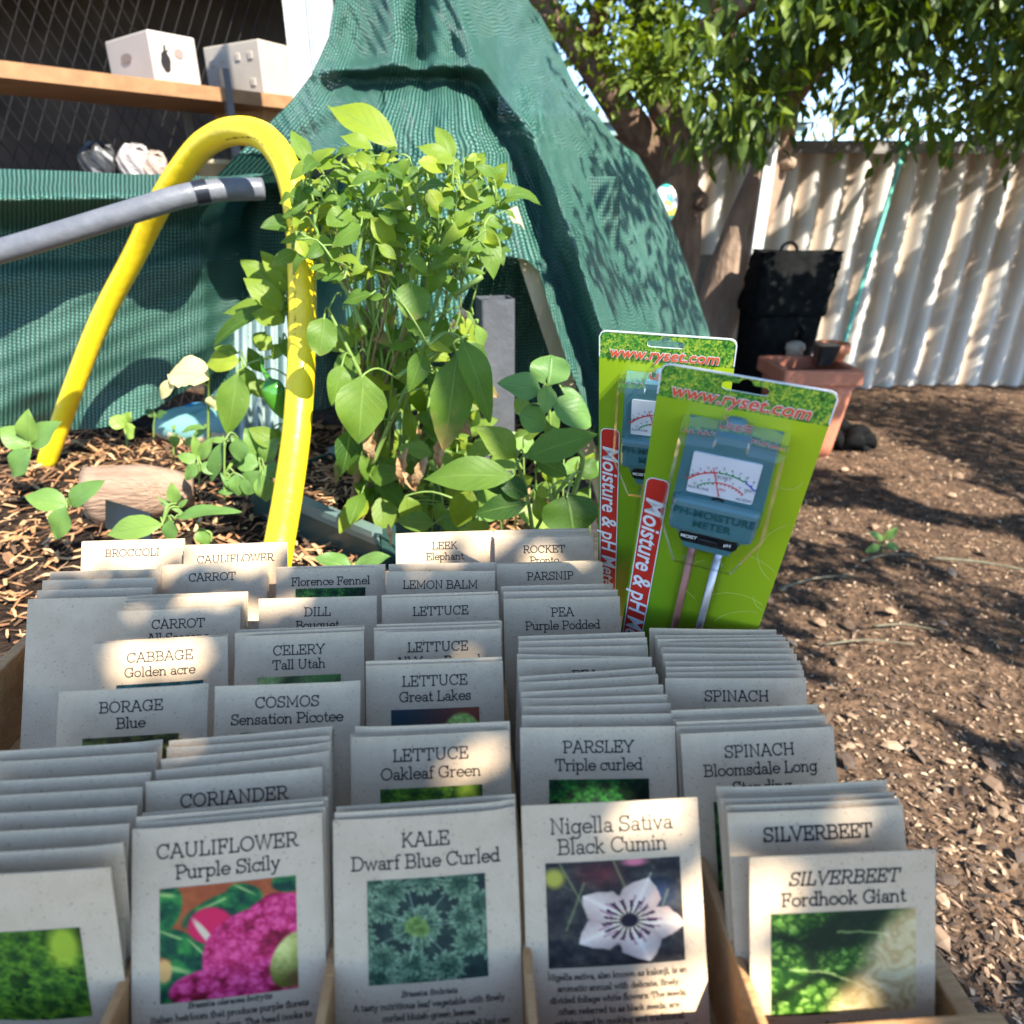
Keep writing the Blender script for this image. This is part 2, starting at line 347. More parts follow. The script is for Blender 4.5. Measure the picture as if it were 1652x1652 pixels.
# flecks in the recycled paper
t = kraft.node_tree; bs = t.nodes['Principled BSDF']
src = bs.inputs['Base Color'].links[0].from_socket
tc = N(t, 'ShaderNodeTexCoord'); fl = N(t, 'ShaderNodeTexNoise'); fl.inputs['Scale'].default_value = 620; fl.inputs['Detail'].default_value = 2
t.links.new(tc.outputs['Object'], fl.inputs['Vector'])
rp = N(t, 'ShaderNodeValToRGB'); rp.color_ramp.elements[0].position = .28; rp.color_ramp.elements[0].color = (.66, .61, .56, 1); rp.color_ramp.elements[1].position = .36; rp.color_ramp.elements[1].color = (1, 1, 1, 1)
t.links.new(fl.outputs['Fac'], rp.inputs[0])
mx = N(t, 'ShaderNodeMix', data_type='RGBA', blend_type='MULTIPLY'); mx.inputs[0].default_value = 1
t.links.new(src, mx.inputs[6]); t.links.new(rp.outputs[0], mx.inputs[7])
oi = N(t, 'ShaderNodeObjectInfo'); hs = N(t, 'ShaderNodeHueSaturation')
mr = N(t, 'ShaderNodeMapRange'); mr.inputs['To Min'].default_value = .88; mr.inputs['To Max'].default_value = 1.06
t.links.new(oi.outputs['Random'], mr.inputs['Value']); t.links.new(mr.outputs[0], hs.inputs['Value']); t.links.new(mx.outputs[2], hs.inputs['Color']); t.links.new(hs.outputs[0], bs.inputs['Base Color'])
ink = plain('printing_ink', (.018, .017, .018), rough=.75, spec=.2)
m_, t, bs = nodes('printed_picture'); at = N(t, 'ShaderNodeAttribute', attribute_name='print'); t.links.new(at.outputs['Color'], bs.inputs['Base Color'])
bs.inputs['Roughness'].default_value = .6; bs.inputs['Specular IOR Level'].default_value = .25; picture = m_

# ---------------------------------------------------------------- printed pictures, computed colour by colour
def vnoise(h, w_, f, seed, oct_=4):
    rs = np.random.RandomState(seed); out = np.zeros((h, w_)); amp = 1.0; tot = 0
    for o in range(oct_):
        n = int(f * 2 ** o) + 2; g = rs.rand(n + 1, n + 1)
        ys = np.linspace(0, n - 1, h); xs = np.linspace(0, n - 1, w_)
        y0 = ys.astype(int); x0 = xs.astype(int); fy = (ys - y0)[:, None]; fx = (xs - x0)[None]
        fy = fy * fy * (3 - 2 * fy); fx = fx * fx * (3 - 2 * fx)
        out += amp * (g[y0][:, x0] * (1 - fy) * (1 - fx) + g[y0 + 1][:, x0] * fy * (1 - fx) + g[y0][:, x0 + 1] * (1 - fy) * fx + g[y0 + 1][:, x0 + 1] * fy * fx)
        tot += amp; amp *= .55
    return out / tot
def mixc(a, b, f): f = np.clip(f, 0, 1)[..., None]; return a * (1 - f) + b * f
def colr(*c): return np.array(c) / 255.0
def voro(X, Y, n, seed, asp=1.0):
    rs = np.random.RandomState(seed); px = rs.rand(n); py = rs.rand(n) * asp
    d = np.sqrt((X[..., None] - px) ** 2 + (Y[..., None] - py) ** 2); s = np.sort(d, axis=2); return s[..., 0], s[..., 1], np.argmin(d, axis=2)
def ruffles(im, X, Y, items, lo, hi, seed, frill=9, fa=.16, tex=None):
    rs = np.random.RandomState(seed)
    for cx, cy_, r0, mask in items:
        a = np.arctan2(Y - cy_, X - cx); r = np.hypot(X - cx, Y - cy_); p1, p2 = rs.rand(2) * 6.28
        edge = r0 * (1 + fa * np.sin(a * frill + p1) * .6 + fa * np.sin(a * (frill * 2 + 1) + p2) * .5); q = r / edge; m = np.clip((1 - q) * r0 * 60, 0, 1)
        rib = .5 + .5 * np.cos(a * frill + p1); t_ = np.clip(q ** 1.5 * .7 + rib * .18 * q + ((tex - .5) * .9 if tex is not None else 0), 0, 1)
        dk = np.clip((q - .86) * 5, 0, 1) * .5; c = mixc(np.ones_like(im) * lo, np.ones_like(im) * hi, t_); c = mixc(c, c * .45, dk * (rs.rand() * .6 + .2)); im = mixc(im, c, m * (mask if mask is not None else 1))
    return im
def picture_rgb(kind, h, w_):
    Y, X = np.mgrid[0:h, 0:w_].astype(float); X /= (w_ - 1); Y = Y / (h - 1)          # Y downwards
    n1 = vnoise(h, w_, 5, 1); n2 = vnoise(h, w_, 12, 2); n3 = vnoise(h, w_, 30, 3, 3)
    def blob(cx, cy_, rx, ry, soft=.08, rot=0):
        c, s_ = math.cos(rot), math.sin(rot); dx, dy = X - cx, Y - cy_
        q = np.sqrt(((dx * c + dy * s_) / rx) ** 2 + ((-dx * s_ + dy * c) / ry) ** 2); return np.clip((1 - q) / soft, 0, 1)
    one = np.ones((h, w_, 3))
    if kind == 'cauliflower':
        im = mixc(one * colr(140, 62, 30), one * colr(190, 100, 52), n2)
        for cx, cy_, rx, ry, rot in ((.05, .18, .12, .22, .2), (.45, .22, .33, .13, -.4), (.62, .14, .16, .12, .6), (.1, .5, .26, .14, .5), (.95, .05, .14, .1, 0), (.12, .85, .2, .25, .4), (.28, .62, .22, .12, .9)):
            g = mixc(one * colr(12, 55, 40), one * colr(70, 150, 60), n2 * 1.6 - .5 + (Y < cy_) * .2)
            im = mixc(im, g, blob(cx, cy_, rx, ry, .15, rot)); im = mixc(im, one * colr(190, 200, 110), blob(cx, cy_ - ry * .55, rx * .8, ry * .12, .6, rot) * .7)
        im = mixc(im, one * colr(215, 35, 75), blob(.37, .36, .18, .17, .15, .5)); im = mixc(im, one * colr(225, 190, 150), blob(.33, .43, .035, .2, .4, -.55))
        body = np.maximum.reduce([blob(.72, .66, .42, .42, .06), blob(.9, .38, .3, .24, .08), blob(.45, .92, .4, .2, .08), blob(.85, .25, .15, .12, .1)])
        d1, d2, _ = voro(X, Y, 420, 5); D1, D2, _ = voro(X, Y, 22, 6)
        f = np.clip(1 - d1 * 24, 0, 1) * .5 + np.clip(1 - D1 * 5.5, 0, 1) * .5 + (n3 - .5) * .5
        body_c = mixc(one * colr(140, 8, 40), one * colr(236, 46, 104), f * 1.5 - .15); body_c = mixc(body_c, one * colr(240, 120, 160), np.clip(f - .72, 0, 1) * 2 * (n3 > .45))
        im = mixc(im, body_c * .8, body); rs = np.random.RandomState(12); fl_ = sorted([(rs.rand() * 1.1 - .02, rs.rand() * .9 + .15, .045 + rs.rand() * .05, body) for _ in range(130)], key=lambda q: q[1])
        im = ruffles(im, X, Y, [q for q in fl_], colr(236, 84, 128), colr(168, 14, 62), 13, 7, .08, vnoise(h, w_, 40, 33, 2))
        im = mixc(im, mixc(one * colr(96, 92, 26), one * colr(214, 204, 116), (1.05 - np.hypot(X - .86, Y - .6) * 3.2) + n3 * .5 - .2), blob(.97, .74, .17, .27, .12, .35)); im = mixc(im, one * colr(92, 60, 30), blob(1.0, .9, .13, .10, .8) * .8); im = mixc(im, one * colr(225, 165, 90), blob(.03, .72, .07, .12, .3))
    elif kind == 'kale':
        im = mixc(one * colr(18, 28, 28), one * colr(52, 72, 54), n2); tx = vnoise(h, w_, 44, 31, 3); rs = np.random.RandomState(4)
        its = [(.42 + .03 * math.sin(k * 7.7) + math.cos(k * 1.9 + .3) * (.62 - .035 * k / 2) * (1 if k < 16 else .35), .46 + math.sin(k * 1.9 + .3) * (.6 - .035 * k / 2) * (1 if k < 16 else .35), .175 - .003 * k, None) for k in range(24)]
        im = ruffles(im, X, Y, its, colr(34, 58, 40), colr(146, 166, 122), 5, 11, .22, tx)
        for k in range(7): g = k * .9; im = mixc(im, one * colr(190, 206, 170), np.clip(1 - np.abs((X - .42) * math.sin(g) - (Y - .46) * math.cos(g)) * 110, 0, 1) * (((X - .42) * math.cos(g) + (Y - .46) * math.sin(g)) > .06) * (np.hypot(X - .42, Y - .46) < .36) * .55)
        im = ruffles(im, X, Y, [(.40, .46, .10, None), (.45, .50, .075, None), (.41, .43, .06, None)], colr(70, 92, 36), colr(142, 164, 84), 8, 8, .2, tx)
    elif kind == 'nigella':
        im = mixc(one * colr(30, 28, 30), one * colr(88, 82, 66), n2 * 1.5 - .4); im = mixc(im, one * colr(120, 40, 40), blob(.4, .12, .25, .2, .8) * n1); im = mixc(im, one * colr(60, 78, 110), blob(.82, .35, .2, .22, .8) * .6)
        for x0, x1, yy in ((.1, .3, 0), (.28, .12, .2), (.5, .65, 0), (.9, .75, .3)): 
            q = np.abs(X - (x0 + (x1 - x0) * (Y - yy) * 2)); im = mixc(im, one * colr(140, 145, 90), np.clip(1 - q * 70, 0, 1) * ((Y > yy) & (Y < yy + .45)) * .7)
        im = mixc(im, one * colr(170, 160, 60), blob(.06, .15, .1, .12, .5)); im = mixc(im, one * colr(205, 110, 120), blob(.66, .02, .12, .06, .6))
        cx, cy_ = .6, .58; ang = np.arctan2(Y - cy_, X - cx); r = np.hypot((X - cx), (Y - cy_)); fl = np.zeros((h, w_))
        for k in range(5):
            a = R(-68 + 72 * k + (0, 6, -5, 4, -3)[k]); px_, py_ = cx + .20 * math.cos(a), cy_ + .20 * math.sin(a); q0 = (X - cx) * math.cos(a) + (Y - cy_) * math.sin(a); s0 = -(X - cx) * math.sin(a) + (Y - cy_) * math.cos(a); wq = np.interp(q0, (0, .05, .16, .26, .36, .43), (.02, .07, .15, .165, .09, .0)) + (n2 - .5) * .03; m = np.clip((wq - np.abs(s0)) / .012, 0, 1) * (q0 > 0); fl = np.maximum(fl, m)
            q = (X - cx) * math.cos(a) + (Y - cy_) * math.sin(a); s_ = -(X - cx) * math.sin(a) + (Y - cy_) * math.cos(a)
            pc = mixc(one * colr(226, 200, 172), one * colr(182, 150, 132), np.abs(s_) * 6 + n3 * .35 - .1); pc = mixc(pc, one * colr(236, 216, 190), np.clip(1 - np.abs(s_) * 40, 0, 1) * .5); im = mixc(im, pc, m)
            im = mixc(im, one * colr(130, 60, 90), np.clip(1 - np.abs(np.abs(s_) - .035) * 90, 0, 1) * ((q > .12) & (q < .24)) * .8 * m)
        im = mixc(im, one * colr(228, 205, 130), np.clip(1 - r / .14, 0, 1) * fl * .8); st = (np.sin(ang * 17 + 2 * n2) > .1) & (r < .17 + .06 * n3); im = mixc(im, one * colr(50, 18, 38), st * .85)
        im = mixc(im, one * colr(28, 14, 30), np.clip((.075 - r) / .02, 0, 1))
    elif kind == 'silverbeet':
        d1, d2, _ = voro(X + n2 * .12, Y + n3 * .1, 170, 12); D1, D2, idx = voro(X, Y, 9, 14); f = np.clip((d2 - d1) * 26, 0, 1)
        im = mixc(one * colr(22, 52, 14), one * colr(92, 132, 46), f * .8 + n2 * .6 - .3); im = mixc(im, one * colr(150, 182, 90), np.clip(f * n3 * 2 - .8, 0, 1)); im = mixc(one * colr(14, 30, 12), im, np.clip((D2 - D1) * 8, .15, 1))
        for (x0, y0, x1, y1) in ((.12, .55, .62, .74), (.45, .2, .95, .34)):
            L = math.hypot(x1 - x0, y1 - y0); q = ((X - x0) * (x1 - x0) + (Y - y0) * (y1 - y0)) / L; s_ = np.abs((-(X - x0) * (y1 - y0) + (Y - y0) * (x1 - x0)) / L + .05 * np.sin(q / L * 3.1) + (n3 - .5) * .03)
            im = mixc(im, one * colr(170, 182, 110), np.clip(1 - s_ * 60, 0, 1) * ((q > 0) & (q < L)) * .8)
        st = np.clip((X - .34 - (1 - Y) * .50 + n1 * .14) * 5, 0, 1); rays = vnoise(h, w_, 8, 15) * .4 + .6 * vnoise(h, w_, 3, 16, 2) * np.abs(np.sin((X * 1.0 - Y * .55 + (n1 - .5) * .5) * 22)); im = mixc(im, mixc(one * colr(170, 134, 80), one * colr(244, 226, 178), rays), st * .95)
    elif kind in ('parsley', 'oakleaf', 'celery', 'generic'):
        lo, hi = {'parsley': ((6, 34, 14), (60, 140, 52)), 'oakleaf': ((26, 62, 14), (118, 158, 40)), 'celery': ((120, 140, 80), (180, 196, 120)), 'generic': ((10, 50, 20), (90, 150, 60))}[kind]
        D1, D2, _ = voro(X, Y * .8, 14, 21); d1, d2, _ = voro(X + n2 * .1, Y + n3 * .1, 240, 22); f = np.clip((d2 - d1) * 30, 0, 1)
        im = mixc(one * colr(*lo), one * colr(*hi), f * .55 + n2 * .8 - .25); im = mixc(one * colr(*[int(q * .5) for q in lo]), im, np.clip((D2 - D1) * 8, .1, 1))
        if kind != 'celery': rs = np.random.RandomState(3); im = ruffles(im, X, Y, [(rs.rand(), rs.rand(), .06 + rs.rand() * .09, None) for _ in range(60)], colr(*[int(q * .8 + 10) for q in lo]), colr(*hi), 6, 8, .22, vnoise(h, w_, 36, 35, 2))
        if kind == 'oakleaf': im = mixc(im, one * colr(190, 205, 60), blob(.86, .2, .16, .3, .5) * .8)
        if kind == 'celery': im = mixc(im, one * colr(60, 120, 50), (X > .6) * n2)
    elif kind == 'great':
        im = mixc(one * colr(40, 58, 62), one * colr(120, 60, 44), X * 1.4 - .2)
        im = mixc(im, mixc(one * colr(30, 74, 20), one * colr(120, 170, 70), n2 * 1.5 - .3), blob(.55, .75, .6, .55, .1)); im = mixc(im, mixc(one * colr(120, 160, 60), one * colr(206, 222, 130), n3 * 1.5 - .3 + .4 * np.sin(n1 * 40) * .5), blob(.8, .55, .28, .5, .1))
        im = mixc(im, mixc(one * colr(120, 150, 110), one * colr(222, 228, 200), n3 * 1.6 - .3), blob(.2, .7, .2, .45, .2)); im = mixc(im, one * colr(214, 186, 40), blob(.3, .95, .2, .18, .5) * n2 * 1.6)
    elif kind == 'cosmos':
        im = mixc(one * colr(92, 84, 60), one * colr(160, 160, 110), n2)
        for cx, cy_, r0, c in ((.18, .7, .16, (178, 30, 96)), (.36, .4, .14, (196, 36, 100)), (.5, .6, .12, (170, 24, 86)), (.66, .35, .15, (226, 196, 214)), (.8, .4, .15, (188, 20, 80)), (.1, .95, .12, (210, 140, 170)), (.62, .9, .14, (214, 150, 180))):
            a = np.arctan2((Y - cy_) * .9, X - cx); r = np.hypot(X - cx, (Y - cy_) * .9); m = np.clip((r0 * (.8 + .2 * np.cos(a * 8)) - r) / .03, 0, 1)
            im = mixc(im, mixc(one * colr(*c), one * colr(*[min(255, q + 46) for q in c]), n3 * 1.3 - .2 + r * 2), m); im = mixc(im, one * colr(222, 170, 50), np.clip((r0 * .2 - r) / .02, 0, 1))
    elif kind == 'borage':
        im = mixc(one * colr(40, 34, 20), one * colr(130, 140, 60), n2 * 1.5 - .3); im = mixc(im, one * colr(200, 170, 170), blob(.5, .2, .2, .14, .6) * n3 * 1.5); im = mixc(im, one * colr(60, 50, 150), blob(.6, .8, .2, .2, .4))
    elif kind == 'cabbage':
        im = mixc(one * colr(10, 40, 44), one * colr(60, 110, 110), n2 * 1.4 - .3)
    else:                                                                    # pea
        im = mixc(one * colr(96, 130, 50), one * colr(176, 200, 110), n2 * 1.5 - .3); im = mixc(im, one * colr(190, 90, 190), blob(.55, .25, .13, .3, .4))
    return np.clip(im, 0, 1) ** 2.2

# ---------------------------------------------------------------- one packet
PICS = {}
def packet(tl, tr, lines=(), pic=None, body=(), label='', lean=LEAN, zt=ZT, bold=.11, shear0=0.0, bow=None, ts=.0069, tilt=0.0, h=PH, cx=0.0, cap=None):
    """tl, tr: where the top corners stand (u, v) in the box"""
    (u0, v0), (u1, v1) = tl, tr
    top = (B(u0, v0, zt) + B(u1, v1, zt)) / 2; X = (B(u1, v1, zt) - B(u0, v0, zt)).normalized()
    F = Vector((0, 0, 1)).cross(X).normalized()                              # away from the viewer
    Yv = (F * math.sin(lean) + Vector((0, 0, 1)) * math.cos(lean)).normalized()
    Z = X.cross(Yv).normalized()
    rot = Matrix((X, Yv, Z)).transposed().to_4x4()
    bow = .0008 if bow is None else bow
    puff = .0009; wav = random.uniform(-.0003, .0003); ph = random.uniform(0, 6); cl_, cr_ = [random.choice((0, 0, random.uniform(0, .006))) for _ in '12']
    hw_ = PW / 2
    def disp(x, y):
        e = 1 - (x / (PW / 2)) ** 2
        return bow * e * (.4 + .6 * (y / h)) + puff * e * max(0, math.sin(math.pi * min(1, max(0, y / h)))) + wav * math.sin(x * 60 + ph) * (y / h) - cl_ * max(0, y / h - x / hw_ - 1.55) ** 2 * 4 - cr_ * max(0, y / h + x / hw_ - 1.55) ** 2 * 4
    mb = MB(); nx, ny = 10, 10; hw = PW / 2
    fr, bk = [], []
    for j in range(ny + 1):
        for i in range(nx + 1):
            x = -hw + PW * i / nx; y = h * j / ny; fr.append(mb.vert((x, y, disp(x, y)))); bk.append(mb.vert((x, y, disp(x, y) - .0007)))
    k = nx + 1
    for j in range(ny):
        for i in range(nx):
            a = j * k + i; mb.face((fr[a], fr[a + 1], fr[a + k + 1], fr[a + k])); mb.face((bk[a], bk[a + k], bk[a + k + 1], bk[a + 1]))
    for i in range(nx):
        a = ny * k + i; mb.face((fr[a], fr[a + 1], bk[a + 1], bk[a])); mb.face((fr[i + 1], fr[i], bk[i], bk[i + 1]))
    for j in range(ny):
        a = j * k; mb.face((fr[a], fr[a + k], bk[a + k], bk[a])); a += nx; mb.face((fr[a + k], fr[a], bk[a], bk[a + k]))
    place = lambda x, y: (x, y, disp(max(-hw, min(hw, x)), y) + .00022)
    y = h - .0142
    for i, s in enumerate(lines):
        sz = ts if i == 0 else max(ts, .0068) * .97
        wmax = PW * .90; tw = text_width(s, sz); sz *= min(1, wmax / tw)
        put_text(mb, s, cx, y, sz, place, wt=bold, shear=shear0 if i == 0 else 0); y -= .0097
    y = h - .0815
    for i, s in enumerate(body):
        sz = .0029; it = (i == 0 and cap)
        if it: sz = .0026
        sz *= min(1, PW * .92 / text_width(s, sz)); put_text(mb, s, cx, y, sz, place, wt=.14, shear=.22 if it else 0); y -= .0052
    o = mb.build('seed_packet', [kraft, ink])
    o.matrix_world = Matrix.Translation(top - Yv * h) @ rot @ Matrix.Rotation(tilt, 4, 'Z')
    tag(o, label, 'seed packet', 'seed packets in the wooden box')
    if pic:
        kind, yt, ph_, pw_ = pic[0], pic[1] if len(pic) > 1 else .0285, pic[2] if len(pic) > 2 else .047, pic[3] if len(pic) > 3 else .0565
        big = kind in ('cauliflower', 'kale', 'nigella', 'silverbeet'); gw, gh = (120, 108) if big else (72, 60)
        key = (kind, bow, puff); pm = MB(); rgb = picture_rgb(kind, gh, gw)
        for j in range(gh):
            for i in range(gw):
                x = cx - pw_ / 2 + pw_ * i / (gw - 1); yy = h - yt - ph_ * j / (gh - 1); pm.vert((x, yy, disp(x, yy) + .0002))
        for j in range(gh - 1):
            for i in range(gw - 1):
                a = j * gw + i; pm.face((a, a + gw, a + gw + 1, a + 1))
        pm.local = True; po = pm.build('printed_photo', picture, o)
        ca = po.data.color_attributes.new('print', 'FLOAT_COLOR', 'POINT')
        ca.data.foreach_set('color', np.concatenate([rgb.reshape(-1, 3), np.ones((gh * gw, 1))], 1).astype(np.float32).ravel())
    return o
def corners(l, r, zt=ZT):
    a = uv_of(PZ(l[0], l[1], zt)); b = uv_of(PZ(r[0], r[1], zt))
    return a, b
def pk(l, r, *a, **k):
    zt = k.get('zt', ZT); (u0, v0), (u1, v1) = corners(l, r, zt)
    c = ((u0 + u1) / 2, (v0 + v1) / 2); d = Vector((u1 - u0, v1 - v0)).normalized() * PW / 2
    return packet((c[0] - d.x, c[1] - d.y), (c[0] + d.x, c[1] + d.y), *a, **k), c
def stack(l, r, n, spacing, who, sp_jit=.25, yaw=.002, zj=.0012, udrift=0.0, **k):
    """n plain packets standing behind the one whose top corners are at l, r"""
    (u0, v0), (u1, v1) = corners(l, r); uc, vc = (u0 + u1) / 2, (v0 + v1) / 2; dv0 = v1 - v0
    words = ['first', 'second', 'third', 'fourth', 'fifth', 'sixth', 'seventh', 'eighth', 'ninth', 'tenth', 'eleventh', 'twelfth']
    for i in range(n):
        vc += spacing * (1 + random.uniform(-sp_jit, sp_jit)); uu = uc + random.uniform(-.0012, .0012) + udrift * (i + 1); dd = dv0 + random.uniform(-yaw, yaw) * .5
        packet((uu - PW / 2, vc - dd / 2), (uu + PW / 2, vc + dd / 2), label='plain packet edge, %s one behind the %s' % (words[i], who), zt=ZT + random.uniform(-zj, zj), **k)

K = 'kraft seed packet titled '
SUFF = dict()
# column with broccoli (mostly past the left edge of the photograph)
pk((140, 874), (289, 870), ('BROCCOLI',), label=K + 'BROCCOLI at the back left of the box'); stack((140, 874), (289, 870), 1, .004, 'BROCCOLI packet')
for i, y in enumerate((918, 932, 948, 962)): pk((96 - i * 12, y + 4), (246 - i * 8, y), label='plain packet edge, %s row in front of the BROCCOLI packet' % ['first', 'second', 'third', 'fourth'][i])
# column of cauliflower and carrot
pk((297, 884), (463, 878), ('CAULIFLOWER',), label=K + 'CAULIFLOWER at the back, beside the yellow hoop'); stack((297, 884), (463, 878), 1, .004, 'back CAULIFLOWER packet')
pk((250, 913), (435, 906), ('CARROT',), ('generic',), label=K + 'CARROT, behind the CARROT All Seasons stack'); stack((250, 913), (435, 906), 1, .003, 'rear CARROT packet')
pk((188, 986), (388, 978), ('CARROT', 'All Seasons'), label=K + 'CARROT All Seasons in front of its thick stack'); stack((188, 986), (388, 978), 8, .0026, 'CARROT All Seasons packet', zj=.0003, yaw=.002)
pk((148, 1039), (368, 1026), ('CABBAGE', 'Golden acre'), ('cabbage',), label=K + 'CABBAGE Golden acre'); stack((148, 1039), (368, 1026), 1, .004, 'CABBAGE Golden acre packet')
pk((88, 1117), (336, 1103), ('BORAGE', 'Blue'), ('borage',), label=K + 'BORAGE Blue at the left of COSMOS')
for i, (y, xr) in enumerate(((1196, 250), (1214, 246), (1246, 236), (1270, 222), (1300, 214), (1330, 200), (1364, 188), (1400, 170))):
    wpx = PW * FPX / ((CAM_Z - ZT) * ST + CT * (CAM_Z - ZT) / math.tan(PITCH + math.atan((y - HALF) / FPX))); pk((xr - wpx, y + 16), (xr, y), (), ('oakleaf',) if y == 1400 else None, lean=R(14) if y > 1360 else LEAN, label=('untitled kraft packet with a green leaf picture, %s one in front of BORAGE' if y == 1400 else 'plain packet edge in the left stack, %s one in front of BORAGE') % ['first', 'second', 'third', 'fourth', 'fifth', 'sixth', 'seventh', 'eighth', 'ninth', 'tenth'][i])
# column of fennel, dill, celery, cosmos, coriander, cauliflower
pk((447, 918), (620, 914), ('Florence Fennel',), ('generic', .0165), label=K + 'Florence Fennel at the back'); stack((447, 918), (620, 914), 1, .003, 'Florence Fennel packet')
pk((418, 966), (607, 961), ('DILL', 'Bouquet'), label=K + 'DILL Bouquet')
pk((375, 1027), (589, 1018), ('CELERY', 'Tall Utah'), ('celery',), label=K + 'CELERY Tall Utah'); stack((375, 1027), (589, 1018), 2, .003, 'CELERY Tall Utah packet')
pk((350, 1107), (577, 1099), ('COSMOS', 'Sensation Picotee'), ('cosmos',), label=K + 'COSMOS Sensation Picotee with pink flower photo')
for i, (a, b) in enumerate((((262, 1196), (545, 1171)), ((255, 1208), (543, 1186)), ((250, 1226), (541, 1198)), ((242, 1244), (538, 1212)))): pk((a[0], a[1]), (b[0], b[1]), label='plain packet edge, %s one behind the CORIANDER packet' % ['fourth', 'third', 'second', 'first'][i])
pk((226, 1262), (527, 1238), ('CORIANDER',), label=K + 'CORIANDER behind the purple CAULIFLOWER packets')
pk((208, 1340), (523, 1311), ('CAULIFLOWER', 'Purple Sicily'), ('cauliflower', .0275, .051, .0625), ('Brassica oleracea botrytis', 'Italian heirloom that produce purple florets', 'with a mild, sweet flavour. The head cooks to', 'green and is sweet raw. This variety'), cap=True, label=K + 'CAULIFLOWER Purple Sicily with magenta photo', bow=.001); stack((208, 1340), (523, 1311), 3, .0034, 'purple CAULIFLOWER packet')
# column of leek, lettuce, kale
pk((639, 863), (795, 859), ('LEEK', 'Elephant'), label=K + 'LEEK Elephant at the back'); stack((639, 863), (795, 859), 2, .003, 'LEEK Elephant packet')
pk((629, 910), (797, 907), label='plain packet edge directly behind the LEMON BALM packet')
pk((620, 922), (801, 921), ('LEMON BALM',), label=K + 'LEMON BALM')
pk((617, 965), (803, 959), ('LETTUCE',), label=K + 'LETTUCE, just in front of LEMON BALM'); stack((617, 965), (803, 959), 1, .003, 'rear LETTUCE packet')
pk((602, 1021), (809, 1014), ('LETTUCE', 'All Year Round'), label=K + 'LETTUCE All Year Round'); stack((602, 1021), (809, 1014), 4, .003, 'LETTUCE All Year Round packet')
pk((587, 1074), (814, 1066), ('LETTUCE', 'Great Lakes'), ('great',), label=K + 'LETTUCE Great Lakes with pale lettuce photo'); stack((587, 1074), (814, 1066), 1, .004, 'LETTUCE Great Lakes packet')
pk((567, 1190), (820, 1178), ('LETTUCE', 'Oakleaf Green'), ('oakleaf',), label=K + 'LETTUCE Oakleaf Green'); stack((567, 1190), (820, 1178), 2, .0028, 'LETTUCE Oakleaf Green packet')
pk((537, 1324), (831, 1305), ('KALE', 'Dwarf Blue Curled'), ('kale',), ('Brassica fimbriata', 'A tasty nutritious leaf vegetable with finely', 'curled bluish-green leaves.', 'Dwarf plants grow up to 15 inches tall but can'), cap=True, label=K + 'KALE Dwarf Blue Curled', bow=.001); stack((537, 1324), (831, 1305), 2, .004, 'KALE packet')
# column of rocket, parsnip, pea, parsley, nigella
pk((800, 868), (954, 865), ('ROCKET', 'Pronto'), label=K + 'ROCKET Pronto at the back'); stack((800, 868), (954, 865), 5, .0036, 'ROCKET packet', zj=.0003)
pk((805, 910), (968, 906), ('PARSNIP',), label=K + 'PARSNIP'); stack((805, 910), (968, 906), 1, .004, 'PARSNIP packet')
pk((812, 966), (1000, 962), ('PEA', 'Purple Podded'), ('pea',), label=K + 'PEA Purple Podded'); stack((812, 966), (1000, 962), 2, .0085, 'PEA Purple Podded packet', .1)
for i, (a, b) in enumerate((((824, 1027), (1052, 1019)), ((826, 1035), (1054, 1028)), ((827, 1045), (1056, 1041)))): pk(a, b, label='plain packet edge, %s one behind the front PEA packet' % ['fourth', 'third', 'second'][i])
pk((828, 1055), (1057, 1060), label='plain packet edge, first one behind the front PEA packet')
pk((828, 1064), (1058, 1060), ('PEA',), label=K + 'PEA in the middle of the packed stack')
for i, (a, b) in enumerate((((830, 1092), (1064, 1076)), ((832, 1102), (1068, 1088)), ((834, 1117), (1076, 1104)), ((836, 1128), (1082, 1120)), ((838, 1140), (1088, 1134)))): pk(a, b, label='plain packet edge, %s one in front of the PEA stack title' % ['first', 'second', 'third', 'fourth', 'fifth'][i])
pk((836, 1154), (1091, 1151), ('PARSLEY',), label='second PARSLEY packet, directly behind PARSLEY Triple curled')
pk((836, 1174), (1092, 1171), ('PARSLEY', 'Triple curled'), ('parsley',), label=K + 'PARSLEY Triple curled')
pk((843, 1300), (1123, 1286), ('Nigella Sativa', 'Black Cumin'), ('nigella', .0275, .0485, .067), ('Nigella sativa, also known as kalonji, is an', 'aromatic annual with delicate, finely', 'divided foliage white flowers. The seeds,', 'often referred to as black seeds, are', 'widely used in cooking and traditional', 'medicine. Sow direct in well-drained soil', 'in a full sun position in Autumn or spring.', 'Seeds germinate best at 15-20 degrees C'), label=K + 'Nigella Sativa Black Cumin with white flower photo', bow=.001, bold=.09, ts=.0078)
